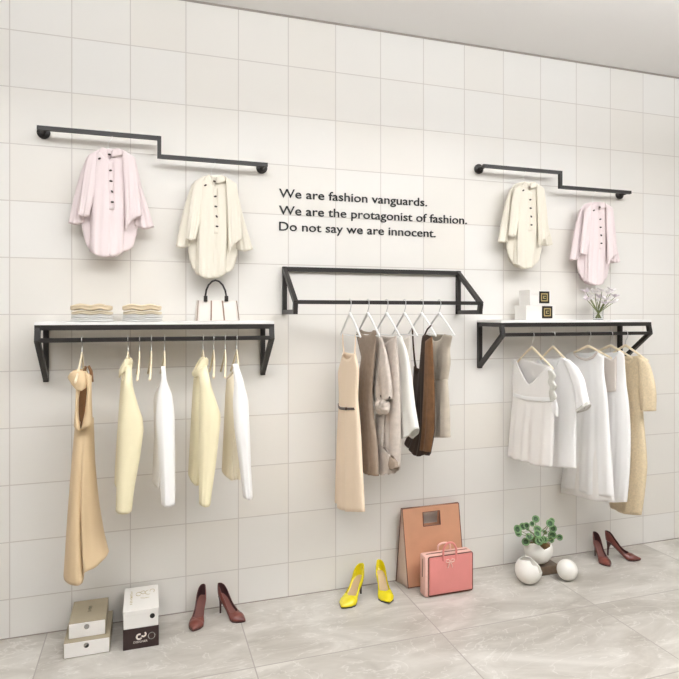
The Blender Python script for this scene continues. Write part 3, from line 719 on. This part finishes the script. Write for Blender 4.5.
for x0, x1, wd in ((-.034, -.038, .0075), (.026, .034, .0075), (-.104, -.114, .004), (.104, .115, .004)):
    mb = MB(); zz = [(.005, .0525), (.022, .0505), (.04, .0482), (.06, .0435), (.08, .0382), (.112, .0265)]
    for (za, da), (zc, dc) in zip(zz, zz[1:]):
        xa_ = bx + x1 + (x0 - x1) * za / .112; xc_ = bx + x1 + (x0 - x1) * zc / .112
        mb.bar((xa_, by - da - .001, SH + za), (xc_, by - dc - .001, SH + zc), wd, .0035, ext=.0005, ref=(0, -1, 0))
    obj('seam_strip', mb, M['strap'], t, smooth=False, weld=False)
hp = [surf(a, b, 1, -.19, 0) for a, b in [(205.6, 301), (205.4, 296), (206.3, 290), (208.5, 285), (212, 281.4), (215.5, 280.3), (219, 281.4), (222.6, 285), (225.2, 290.5), (226.2, 296), (226.4, 301)]]
obj('handle', MB().tube([(p.x, -.192, p.z) for p in hp], .0052, 12), M['blackl'], t)
for px in (205.6, 226.4):
    p = onY(px, 299, -.192); mb = MB(); mb.box((p.x - .010, -.199, p.z - .014), (p.x + .010, -.184, p.z + .018)); obj('handle_tab', mb, M['blackl'], t, smooth=False, bevel=.003)

# gift boxes
def emblem(mb, x, z, y, s):
    # square gold ring, dark square, gold letter shape
    def fr(a, b, mi, d): mb.box((x + a[0] * s, y - d, z + a[1] * s), (x + b[0] * s, y, z + b[1] * s), mi)
    fr((-.5, -.5), (.5, .5), 0, .002)
    for a, b in (((-.34, .24), (.34, .34)), ((-.34, -.34), (.34, -.24)), ((-.34, -.24), (-.24, .24)), ((.24, -.24), (.34, .24))): fr(a, b, 1, .003)
    for a, b in (((-.14, .06), (.16, .13)), ((-.14, -.13), (.16, -.06)), ((-.14, -.06), (-.04, .06))): fr(a, b, 1, .003)
def giftbox(x0, x1, y0, y1, z0, z1, ex, ez, es, label):
    t = thing('gift_box', label, 'box', ((x0 + x1) / 2, (y0 + y1) / 2, z0), 'gift boxes on the right shelf')
    obj('box_base', MB().box((x0 + .002, y0 + .002, z0), (x1 - .002, y1 - .002, z1 - .012)), M['cardw'], t, smooth=False, bevel=.001)
    obj('lid', MB().box((x0, y0, z1 - .03), (x1, y1, z1)), M['cardw'], t, smooth=False, bevel=.0015)
    mb = MB(); emblem(mb, ex, ez, y0 - .0003, es); obj('emblem_label', mb, [M['black'], M['gold']], t, smooth=False, weld=False)
giftbox(3.040, 3.268, -.20, -.07, SH + .0005, 1.765, 3.202, 1.7205, .080, 'white gift box with square black emblem, lower of two on the right shelf')
giftbox(3.068, 3.234, -.20, -.08, 1.7655, 1.866, 3.179, 1.8185, .078, 'white gift box with square black emblem, on top of the lower gift box')

# flower vase
vx, vy = 3.650, -.16
t = thing('flower_vase', 'small clear glass vase of white and lilac flowers on the right shelf', 'vase', (vx, vy, SH))
mb = MB(); mb.lathe((vx, vy, SH + .0005), [(.030, 0), (.034, .002), (.032, .04), (.036, .09), (.0345, .09), (.0300, .04), (.030, .010), (.01, .008)], 32)
obj('glass', mb, M['glass'], t)
rnd = random.Random(3)
tips = [(586, 292), (590, 297), (595, 293), (600, 298), (606, 300), (612, 291), (615, 297), (613, 303), (608, 294), (587, 300), (602, 291), (597, 301), (605, 304)]
for k, (a, b) in enumerate(tips):
    tip = onY(a, b, vy + rnd.uniform(-.04, .03)); s = 1 if tip.x > vx else -1
    b0 = Vector((vx - s * rnd.uniform(.010, .024), vy + rnd.uniform(-.015, .015), SH + .012)); mid = Vector((vx + s * .002, vy + rnd.uniform(-.006, .006), SH + .046))
    up = mid.lerp(tip, .55) + Vector((s * .004, 0, .006))
    st = obj('stem', MB().tube([b0, mid, up, tip], [.003, .003, .0026, .0016], 8), M['stem'], t)
    fm = MB()
    for q in range(6):
        az = 2 * pi * q / 6 + rnd.uniform(-.3, .3); el = rnd.uniform(.2, .8)
        R = Matrix.Rotation(az, 3, 'Z') @ Matrix.Rotation(-el, 3, 'Y')
        L = rnd.uniform(.018, .028)
        fm.sphere(tip + R @ Vector((L * .9, 0, 0)), (L, L * .5, .0024), 10, 6, R)
    fm.sphere(tip, .004, 8, 6)
    obj('flower', fm, M['petal'] if k % 3 else M['petal2'], t)

# ------------------------------------------------------------------ shoe boxes
def text_print(name, txt, m, parent, origin, size, width, ux, uy, nrm):
    cu = bpy.data.curves.new('tmp', 'FONT'); cu.body = txt; cu.size = size; cu.extrude = .0004; cu.resolution_u = 3
    ob = bpy.data.objects.new('tmp', cu); COL.objects.link(ob); bpy.context.view_layer.update()
    me = bpy.data.meshes.new_from_object(ob.evaluated_get(bpy.context.evaluated_depsgraph_get())); bpy.data.objects.remove(ob)
    xs = [v.co.x for v in me.vertices]; k = width / (max(xs) - min(xs)); m0 = min(xs); po = wloc(parent)
    ux, uy, nrm = Vector(ux), Vector(uy), Vector(nrm)
    for v in me.vertices: v.co = Vector(origin) - po + ux * (v.co.x - m0) * k + uy * v.co.y + nrm * (v.co.z + .0004)
    me.materials.clear(); me.materials.append(m)
    o = bpy.data.objects.new(name, me); COL.objects.link(o); o.parent = parent
def disc(c, r, d, n=28): return MB().lathe(c, [(r, 0), (r, d)], n, rot=Matrix.Rotation(pi / 2, 3, 'X'))
def drawer_box(x0, x1, y0, y1, z0, z1, label, knob):
    t = thing('shoe_box', label, 'shoe box', ((x0 + x1) / 2, (y0 + y1) / 2, z0), 'taupe shoe boxes')
    e = .002
    mb = MB(); mb.box((x0, y0 + .004, z1 - e), (x1, y1, z1)); mb.box((x0, y0 + .004, z0), (x1, y1, z0 + e)); mb.box((x0, y0 + .004, z0 + e), (x0 + e, y1, z1 - e)); mb.box((x1 - e, y0 + .004, z0 + e), (x1, y1, z1 - e)); mb.box((x0 + e, y1 - e, z0 + e), (x1 - e, y1, z1 - e))
    obj('sleeve', mb, M['olive'], t, smooth=False, weld=False)
    d = obj('drawer', MB().box((x0 + .0025, y0, z0 + .0025), (x1 - .0025, y1 - .01, z1 - .0025)), M['cardw'], t, smooth=False, bevel=.0012)
    cx = (x0 + x1) / 2 - .002; cz = z1 - .022
    obj('pull_disc', disc((cx, y0 + .0005, cz), .0125, .0022), M['silver'], d)
    if knob: 
        mb = MB(); n = 16; vs = [(cx, y0 - .0022, cz)] + [(cx + .0115 * cos(a), y0 - .0022, cz + .0115 * sin(a)) for a in [math.radians(-140 + 180 * k / n) for k in range(n + 1)]]
        vs2 = [(a, b + .0012, c) for a, b, c in vs]; N = len(vs)
        mb.add(vs + vs2, [tuple(range(N)), tuple(range(2 * N - 1, N - 1, -1))] + [(i, (i + 1) % N, N + (i + 1) % N, N + i) for i in range(N)])
        obj('finger_hole', mb, M['black'], d, smooth=False)
    return t
drawer_box(.2945, .509, -.298, -.012, .0005, .076, 'taupe shoe box with white drawer front standing on the floor, lower of two', True)
ub = drawer_box(.313, .487, -.2625, -.012, .0765, .152, 'small taupe shoe box with white drawer front, stacked on a larger one', False)
def strokes(name, m, parent, x, y0, y1, z, n, w, seed):
    # a worn line of print running away from the viewer, too small to read
    rnd = random.Random(seed); mb = MB(); st = (y1 - y0) / n
    for k in range(n):
        y = y0 + k * st; a = rnd.uniform(.55, 1) * w
        mb.box((x - a / 2, y, z), (x + a / 2, y + st * .30, z + .0005))
        if rnd.random() < .7: mb.box((x - a / 2 + rnd.choice((0, a * .8)), y + st * .30, z), (x - a / 2 + a * .2 + rnd.choice((0, 0)) , y + st * .7, z + .0005))
    obj(name, mb, m, parent, smooth=False, weld=False)
strokes('logo_print', M['gprint'], ub, .402, -.150, -.085, .1521, 6, .020, 2)

t = thing('shoe_box', 'dark brown shoe box with pale logo print on the floor, under a white box', 'shoe box', (.66, -.18, 0), 'lidded shoe boxes')
obj('box_body', MB().box((.572, -.309, .0005), (.746, -.03, .1045)), M['cardb'], t, smooth=False, bevel=.0012)
yf = -.3093
mb = MB()
# logo: open ring with a hooked second stroke
cx, cz = .650, .060
def arc(cx, cz, r, a0, a1, th, n=18): return [Vector((cx + r * cos(math.radians(a0 + (a1 - a0) * k / n)), yf, cz + r * sin(math.radians(a0 + (a1 - a0) * k / n)))) for k in range(n + 1)]
mb.tube(arc(cx, cz, .0125, 60, 330, 0), .0042, 8); mb.tube(arc(cx + .021, cz + .009, .0105, -150, 60, 0), .004, 8)
obj('logo_print', mb, M['print'], t)
mb = MB(); mb.tube(arc(.7105, .0575, .0165, 0, 360, 0)[:-1], .0026, 8, closed=True); obj('ring_print', mb, M['silver'], t)
text_print('caption_print', 'DESIGNER', M['print'], t, (.622, yf, .030), .0145, .068, (1, 0, 0), (0, 0, 1), (0, -1, 0))
t = thing('shoe_box', 'white shoe box with gold lid print and black dot, stacked on the brown box', 'shoe box', (.66, -.18, .105), 'lidded shoe boxes')
obj('box_body', MB().box((.574, -.307, .105), (.744, -.035, .186)), M['cardw'], t, smooth=False, bevel=.001)
obj('lid', MB().box((.5715, -.3095, .172), (.7465, -.0325, .196)), M['cardw'], t, smooth=False, bevel=.0015)
obj('finger_hole', disc((.714, -.3065, .157), .0125, .0018), M['black'], t)
strokes('gold_caption', M['gold'], t, .609, -.235, -.075, .1961, 9, .014, 5)
mb = MB()
def tarc(cx, cy, r, a0, a1, n=16): return [Vector((cx + r * cos(math.radians(a0 + (a1 - a0) * k / n)), cy + 1.6 * r * sin(math.radians(a0 + (a1 - a0) * k / n)), .1966)) for k in range(n + 1)]
for c, r, a0, a1 in (((.645, -.125), .013, 30, 330), ((.668, -.112), .011, 0, 360), ((.695, -.118), .016, 90, 300), ((.715, -.105), .012, -60, 200)):
    mb.tube(tarc(*c, r, a0, a1), .0012, 6)
mb.tube([(.655, -.175, .1966), (.675, -.182, .1966), (.70, -.178, .1966)], .001, 6)
obj('gold_print', mb, M['gold'], t)

# ------------------------------------------------------------------ pumps
def interp(tab, t):
    for (a, x), (b, y) in zip(tab, tab[1:]):
        if t <= b:
            f = (t - a) / (b - a); f = f * f * (3 - 2 * f) * .5 + f * .5; return x + (y - x) * f
    return tab[-1][1]
WT = [(0, .003), (.015, .009), (.05, .0150), (.12, .0205), (.22, .0240), (.38, .0230), (.5, .0265), (.62, .0350), (.70, .0375), (.80, .031), (.90, .0175), (.965, .0065), (1, .0012)]
RT = [(0, .062), (.12, .056), (.3, .036), (.45, .026), (.56, .026), (.64, .035), (.74, .033), (.86, .021), (.95, .012), (1, .006)]
AT = [(0, .30), (.05, .27), (.5, .27), (.57, .42), (.625, .75), (.66, 1.0), (1, 1.0)]
def pump(heel, toe, L, H, mu, mlin, mi_, msole, mheel, label, group, wk=1.12):
    hx, hy = heel; tx, ty = toe
    ang = atan2(ty - hy, tx - hx)
    k = L / .205; kw = k * wk
    t = thing('pump_shoe', label, 'shoe', (tx, ty, 0), group)
    D = Vector((cos(ang), sin(ang), 0)); N = Vector((-sin(ang), cos(ang), 0)); O = Vector((tx, ty, 0)) - D * L
    W = lambda x, y, z: O + D * x + N * y + Vector((0, 0, z))
    def zb(u):
        s = min(1, max(0, (u - .06) / .62)); sm = s * s * (3 - 2 * s)
        return (H - .006) * (.72 * (1 - sm) + .28 * (1 - s) ** 1.3) + .0065 + (.006 * max(0, (u - .8) / .2) ** 2)
    ns = 56; nk = 25; vs = []; fs = []
    us = [(i / ns) ** 1.0 for i in range(ns + 1)]
    for u in us:
        w_, r_, A = interp(WT, u) * kw, interp(RT, u) * k, interp(AT, u)
        hg = r_ / sin(A * pi / 2)
        for q in range(nk):
            kk = -1 + 2 * q / (nk - 1); a = abs(kk); sg = 1 if kk >= 0 else -1
            lean = 1.0
            if a < .3: x = w_ * a / .3 * .92; z = .0
            else:
                th = (a - .3) / .7; f = th * A * pi / 2
                x = w_ * cos(f) * (1 + .10 * sin(min(1, th * 1.0) * pi) * (1 if A < .9 else .35)); z = hg * sin(f)
                if th == 0: x = w_
            # heel counter leans back a little
            bx_ = -.006 * k * max(0, 1 - u / .1) * (1 if z < .03 * k else 1) * sin(min(1, z / (.06 * k)) * pi * .6)
            vs.append(W(u * L + bx_, sg * x, zb(u) + z))
    for i in range(ns):
        for q in range(nk - 1):
            fs.append((i * nk + q, i * nk + q + 1, (i + 1) * nk + q + 1, (i + 1) * nk + q))
    fs.append(tuple(range(nk)))
    up = obj('upper', MB().add(vs, fs), [mu, mlin], t, solid=.0022, auto=0, weld=True)
    up.modifiers['thickness'].material_offset = 1; up.modifiers['thickness'].offset = -1
    # insole
    def slab(name, u0, u1, wf, z0, z1, m, taper=False):
        vs = []; fs = []; n = 40
        for i in range(n + 1):
            u = u0 + (u1 - u0) * i / n; w_ = interp(WT, u) * kw * wf
            for dz in (z0, z1):
                for s in (-1, 0, 1): vs.append(W(u * L, s * w_, zb(u) + dz))
        for i in range(n):
            a = i * 6; b = a + 6
            fs += [(a, a + 1, b + 1, b), (a + 1, a + 2, b + 2, b + 1), (a + 3, b + 3, b + 4, a + 4), (a + 4, b + 4, b + 5, a + 5), (a, b, b + 3, a + 3), (a + 2, a + 5, b + 5, b + 2)]
        fs += [(0, 3, 4, 1), (1, 4, 5, 2), (n * 6, n * 6 + 1, n * 6 + 4, n * 6 + 3), (n * 6 + 1, n * 6 + 2, n * 6 + 5, n * 6 + 4)]
        obj(name, MB().add(vs, fs), m, t)
    slab('insole', .02, .70, .86, .0015, .0035, mi_)
    slab('sole', .03, .995, .97, -.0062, -.001, msole)
    vs = []; fs = []; n = 20
    prof = [(0, .0052, .0052, .055), (.012, .0048, .0048, .056), (.45, .0062, .006, .062), (.7, .0095, .0085, .075), (.88, .016, .0145, .098), (1, .024, .0215, .125)]
    for f, a, b, c in prof:
        z = f * (zb(.1) - .004)
        for q in range(n):
            an = 2 * pi * q / n
            xx = c * L + a * k * cos(an); 
            zz = z if f < 1 else min(z, zb(xx / L) - .003)
            vs.append(W(xx, b * k * sin(an), zz))
    for i in range(len(prof) - 1):
        for q in range(n): fs.append((i * n + q, i * n + (q + 1) % n, (i + 1) * n + (q + 1) % n, (i + 1) * n + q))
    fs += [tuple(range(n)), tuple((len(prof) - 1) * n + q for q in range(n))]
    obj('heel', MB().add(vs, fs), mheel, t)
    return t
B = (M['burg'], M['burglin'], M['burgin'], M['burgdk'], M['burgdk'])
pump((.992, -.05), (.921, -.237), .205, .105, *B, 'burgundy pump beside the shoe boxes, left shoe, toe pointing to the viewer', 'burgundy pumps')
pump((1.078, -.058), (1.206, -.222), .205, .105, *B, 'burgundy pump beside the shoe boxes, right shoe, turned so its heel shows', 'burgundy pumps')
pump((3.700, -.075), (3.6575, -.262), .205, .105, *B, 'burgundy pump near the potted plant, left shoe of the far right pair', 'burgundy pumps')
pump((3.782, -.082), (3.940, -.242), .222, .105, *B, 'burgundy pump at far right, turned sideways with stiletto heel visible', 'burgundy pumps')
Y = (M['yel'], M['yel'], M['insole'], M['sole'], M['sole'])
pump((1.955, -.075), (1.757, -.246), .245, .105, *Y, 'yellow patent pump with black heel, left shoe of the yellow pair', 'yellow pumps', 1.2)
pump((2.067, -.055), (2.044, -.277), .225, .105, *Y, 'yellow patent pump next to the terracotta bag, right shoe of the pair', 'yellow pumps', 1.2)

# ------------------------------------------------------------------ terracotta bag
x0, x1 = 2.232, 2.630; zt = .478
ybf, ybb, ytf, ytb = -.125, -.012, -.066, -.054
t = thing('tote_bag', 'tall terracotta tote bag with a cut-out handle standing against the wall', 'bag', ((x0 + x1) / 2, -.07, 0))
hx0, hx1, hz0, hz1 = 2.362, 2.476, .362, .442
FL = .030   # the back flares at the foot
def panel(ya, yb_, m, name, fl=0):
    th = .004; sgn = 1
    xs = [x0, hx0, hx1, x1]; zs = [0.001, hz0, hz1, zt]
    vs = []; fs = []
    def y(z): return ya + (yb_ - ya) * z / zt
    for d in (-th / 2, th / 2):
        for z in zs:
            for x in xs: vs.append((x - (0.014 * (z / zt) + fl * (1 - z / zt) if x == x0 else 0) - (.010 * (z / zt) if x == x1 else 0), y(z) + d, z))
    for j in range(3):
        for i in range(3):
            if (i, j) == (1, 1): continue
            a = j * 4 + i; fs += [(a, a + 1, a + 5, a + 4), (16 + a, 16 + a + 4, 16 + a + 5, 16 + a + 1)]
    rim = [0, 1, 2, 3, 7, 11, 15, 14, 13, 12, 8, 4]
    for a, b in zip(rim, rim[1:] + rim[:1]): fs.append((b, a, a + 16, b + 16))
    h = [5, 6, 10, 9]
    for a, b in zip(h, h[1:] + h[:1]): fs.append((a, b, b + 16, a + 16))
    o = obj(name, MB().add(vs, fs), m, t, smooth=False)
    return o
fp = panel(ybf, ytf, M['terra'], 'front_panel'); panel(ybb, ytb, M['terra'], 'back_panel', FL)
yy = lambda z: ybf + (ytf - ybf) * z / zt - .003
mb = MB(); hp = [(hx0 - .002, hz0 - .002), (hx1 + .002, hz0 - .002), (hx1 + .002, hz1 + .002), (hx0 - .002, hz1 + .002)]
for a, b in zip(hp, hp[1:] + hp[:1]): mb.bar((a[0], yy(a[1]), a[1]), (b[0], yy(b[1]), b[1]), .0045, ext=.002)
obj('handle_rim', mb, M['edge'], fp, smooth=False, weld=False)
for xs, s in ((x0, 1), (x1, -1)):
    vs = []; n = 10
    for i in range(n + 1):
        z = .001 + (zt - .004) * i / n; f = z / zt
        ya, yb_ = ybf + (ytf - ybf) * f, ybb + (ytb - ybb) * f
        xe = xs - (.014 if s == 1 else .010) * f + s * .001; dip = .012 * (1 - f * .8) * s
        fl = FL * (1 - f) if s == 1 else 0
        vs += [(xe, ya + .001, z), (xe + dip * .6 - fl * .45, (ya + yb_) / 2, z), (xe - fl, yb_ - .001, z)]
    fs = []
    for i in range(n):
        a = i * 3; fs += [(a, a + 1, a + 4, a + 3), (a + 1, a + 2, a + 5, a + 4)]
    obj('side_gusset', MB().add(vs, fs), M['gusset'], t, solid=.002)
obj('base', MB().box((x0 + .002, ybf, .0005), (x1 - .002, ybb, .004)), M['terra'], t, smooth=False)
mb = MB()
mb.tube([(x0 + .001, ybf - .002, .004), (x0 - .013, ytf - .002, zt), (x1 - .011, ytf - .002, zt), (x1 - .001, ybf - .002, .004), (x0 + .001, ybf - .002, .004)], .003, 8)
mb.tube([(x0 - FL, ybb, .004), (x0 - .014, ytb, zt), (x1 - .010, ytb, zt), (x1, ybb, .004)], .003, 8)
obj('edge_piping', mb, M['edge'], t)

# ------------------------------------------------------------------ pink bag
px0, px1, pyf, pyb, pz = 2.274, 2.601, -.282, -.198, .250
t = thing('handbag', 'small pink box handbag with a ring handle in front of the terracotta bag', 'bag', ((px0 + px1) / 2, -.235, 0))
obj('body', MB().box((px0, pyf + .004, .0005), (px1, pyb, pz)), M['pinks'], t, bevel=.016)
fpn = obj('front_panel', MB().box((px0 + .028, pyf - .002, .016), (px1 - .008, pyf + .008, pz - .010)), M['pinkl'], t, bevel=.004)
def rrect(x0, x1, z0, z1, r, y, n=6):
    out = []
    for cx, cz, a in ((x1 - r, z1 - r, 0), (x0 + r, z1 - r, 90), (x0 + r, z0 + r, 180), (x1 - r, z0 + r, 270)):
        for k in range(n + 1):
            th = math.radians(a + 90 * k / n); out.append(Vector((cx + r * cos(th), y, cz + r * sin(th))))
    return out
obj('edge_piping', MB().tube(rrect(px0 + .023, px1 - .004, .010, pz - .006, .012, pyf + .004), .0035, 8, closed=True), M['edge'], t)
ym = (pyf + pyb) / 2 - .005
zp = [Vector((px0 - .001, ym, .12)), Vector((px0 - .001, ym, .19)), Vector((px0 + .001, ym, .225)), Vector((px0 + .012, ym, .245)), Vector((px0 + .03, ym, .251)), Vector((px0 + .16, ym, .251)), Vector((px1 - .03, ym, .251)), Vector((px1 - .012, ym, .245)), Vector((px1 - .001, ym, .22)), Vector((px1 + .001, ym, .12))]
obj('zipper', MB().tube(zp, .0028, 8), M['edge'], t)
def hand(yb, m, fx0, fx1, zb, ztop):
    n = 20; c = (fx0 + fx1) / 2; r = (fx1 - fx0) / 2; pts = [Vector((fx0, yb, zb - .05)), Vector((fx0, yb, zb - .02))]
    for k in range(n + 1):
        a = pi - pi * k / n; pts.append(Vector((c + r * cos(a), yb, zb + (ztop - zb) * sin(a))))
    pts += [Vector((fx1, yb, zb - .02)), Vector((fx1, yb, zb - .05))]
    obj('handle', MB().tube(pts, .0062, 10), m, t)
hand(pyf - .005, M['pinkl'], 2.392, 2.480, .266, .322)
hand(pyb + .006, M['pinks'], 2.405, 2.490, .262, .284)
mb = MB()
c = Vector((2.438, pyf - .006, .205))
for s in (-1, 1):
    mb.tube([c, c + Vector((s * .012, -.002, .016)), c + Vector((s * .026, -.001, .014)), c + Vector((s * .028, 0, .002)), c + Vector((s * .012, -.001, -.003)), c], .0034, 8)
    mb.tube([c, c + Vector((s * .010, 0, -.018)), c + Vector((s * .016, .001, -.036))], .0032, 8)
mb.sphere(c, (.006, .005, .006), 10, 8)
obj('bow_charm', mb, M['pinks'], t)

# ------------------------------------------------------------------ eggs and plant
def eggshell(c, r, open_z, axis, jag, seed, cut=True):
    rnd = random.Random(seed); mb = MB(); n, m = 56, 40
    c = Vector(c); ax = Vector(axis).normalized(); R = Vector((0, 0, 1)).rotation_difference(ax).to_matrix()
    js = [rnd.uniform(-1, 1) for _ in range(14)]
    def lim(a):
        f = (a / (2 * pi) * 14) % 14; i = int(f); g = f - i; return open_z + jag * (js[i] * (1 - g) + js[(i + 1) % 14] * g)
    vs = []; fs = []
    for i in range(m + 1):
        for k in range(n):
            a = 2 * pi * k / n; top = math.asin(max(-1, min(.999, lim(a)))) if cut else pi / 2
            ph = -pi / 2 + (top + pi / 2) * i / m
            vs.append(c + R @ Vector((r * cos(ph) * cos(a), r * cos(ph) * sin(a), r * 1.02 * sin(ph))))
    for i in range(m):
        for k in range(n): fs.append((i * n + k, i * n + (k + 1) % n, (i + 1) * n + (k + 1) % n, (i + 1) * n + k))
    return mb.add(vs, fs)
o = obj('egg_vase', eggshell((2.992, -.290, .0845), .081, .52, (.55, -.22, 1), .26, 5), M['egg'], origin=(2.992, -.29, 0), solid=.005, auto=0)
tag(o, 'empty white eggshell pot with a broken rim, left of the brown block', 'pot', 'white eggshell pots')
o = obj('egg_ornament', eggshell((3.256, -.330, .0655), .064, 1, (0, 0, 1), 0, 6, False), M['egg'], origin=(3.256, -.33, 0), auto=0)
tag(o, 'closed round white egg ornament, right of the brown block', 'ornament', 'white eggshell pots')
o = obj('display_block', MB().box((3.085, -.235, .0005), (3.272, -.085, .056)), M['block'], smooth=False, bevel=.004, origin=(3.17, -.17, 0))
tag(o, 'brown wooden block on the floor under the plant pot', 'block')
ec = Vector((3.158, -.165, .0565 + .093))
t = thing('potted_plant', 'round-leaved green plant growing in a broken white eggshell pot on the brown block', 'potted plant', (ec.x, ec.y, .0565))
obj('pot', eggshell(ec, .090, .55, (.12, -.1, 1), .2, 9), M['egg'], t, solid=.005, auto=0)
mb = MB(); mb.lathe(ec + Vector((0, 0, -.01)), [(.080, 0), (.076, .03), (.055, .038), (.02, .042)], 28); obj('soil', mb, M['soil'], t, auto=60)
c = onY(546, 546, -.235); mb = MB()
Rb = Matrix.Rotation(.5, 3, 'Y') @ Matrix.Rotation(.6, 3, 'X')
mb.sphere(c + Vector((0, .015, -.012)), (.026, .012, .036), 10, 6, Rb, .5); obj('bark_chip', mb, M['soil'], t, auto=30)
rnd = random.Random(8)
LP = [(120, 165), (125, 190), (155, 145), (180, 140), (218, 128), (243, 95), (255, 165), (255, 195), (200, 215), (175, 250), (305, 185), (340, 125), (352, 106), (360, 160), (355, 205), (345, 235), (405, 220), (300, 235), (265, 245), (255, 266), (282, 236), (186, 160), (235, 235)]
RR = [30, 26, 24, 22, 18, 26, 28, 26, 26, 28, 18, 28, 20, 26, 30, 24, 22, 24, 28, 24, 22, 14, 18]
for (a, b), rr in zip(LP, RR):
    y = ec.y + rnd.uniform(-.075, .03) - (.03 if b > 210 else 0)
    p = onY(500 + a / 6.79, 505 + b / 6.79, y); r = rr / 6.79 / 155 * .98
    nrm = (CAM - p).normalized() * .9 + Vector((rnd.uniform(-.5, .5), -.2, rnd.uniform(.1, .7))); nrm.normalize()
    R = Vector((0, 0, 1)).rotation_difference(nrm).to_matrix()
    mb = MB(); prof = [(0, -.0045), (.35, -.004), (.62, -.002), (.82, .0015), (1.0, .0015), (1.0, 0), (.82, 0), (.55, -.0045), (0, -.007)]
    n = 22; vs = []; fs = []; mi = []
    for pr, pz_ in prof:
        for k in range(n):
            an = 2 * pi * k / n; q = Vector((pr * r * cos(an) * 1.0, pr * r * sin(an), pz_ * r / .02)); vs.append(p + R @ q)
    mb2 = MB()
    for i in range(len(prof) - 1):
        f = [(i * n + k, i * n + (k + 1) % n, (i + 1) * n + (k + 1) % n, (i + 1) * n + k) for k in range(n)]
        fs += f; mi += [0 if i < 2 else 1] * n
    mb.add(vs, fs); mb.mi = mi
    lf = obj('leaf', mb, [M['leafd'], M['leafl']], t, auto=0)
    back = p - nrm * .004 * (r / .02)
    s0 = ec + Vector((rnd.uniform(-.04, .04), rnd.uniform(-.03, .03), .025)); md = s0.lerp(back, .55) + Vector((0, 0, .014))
    obj('stem', MB().tube([s0, md, back], [.0028, .0022, .0016], 6), M['stem'], t)

# ------------------------------------------------------------------ light
WORLD = .22
W_ = bpy.data.worlds.new('world'); SC.world = W_; W_.use_nodes = True
bg = W_.node_tree.nodes['Background']; bg.inputs[0].default_value = (1.0, .915, .80, 1); bg.inputs[1].default_value = WORLD
def area(name, loc, rot, sx, sy, e, col):
    l = bpy.data.lights.new(name, 'AREA'); l.shape = 'RECTANGLE'; l.size = sx; l.size_y = sy; l.energy = e; l.color = col
    o = bpy.data.objects.new(name, l); COL.objects.link(o); o.location = loc; o.rotation_euler = rot; return o
area('front_fill_light', (3.2, -3.7, 3.49), (0, 0, 0), 3.2, 1.2, 34, (1, .98, .955))  # added soft fill, out of view, brightens the floor in front
area('upward_fill_light', (2.1, -2.6, 2.95), (pi, 0, 0), 7.5, .25, 380, (.925, .97, 1.02))  # added upward fill, no visible fitting, lifts the ceiling and upper wall
def spot(x, y, tx, tz, e, size=46, blend=.55):
    l = bpy.data.lights.new('ceiling_spot', 'SPOT'); l.energy = e; l.spot_size = math.radians(size); l.spot_blend = blend; l.shadow_soft_size = .07; l.color = (1, .985, .97)
    o = bpy.data.objects.new('ceiling_spot', l); COL.objects.link(o); o.location = (x, y, 3.45)
    d = Vector((tx, 0, tz)) - o.location; o.rotation_euler = d.to_track_quat('-Z', 'Y').to_euler()
for x, e in ((.48, 6.5), (1.03, 6.5), (1.75, 1.5), (2.4, 1.5), (3.10, 5), (3.68, 5)): spot(x, -1.05, x, 2.05, e, 42, .3)

SC.view_settings.view_transform = 'Standard'; SC.view_settings.look = 'None'; SC.view_settings.gamma = 1
SC.view_settings.use_curve_mapping = False
SC.view_settings.exposure = -0.05
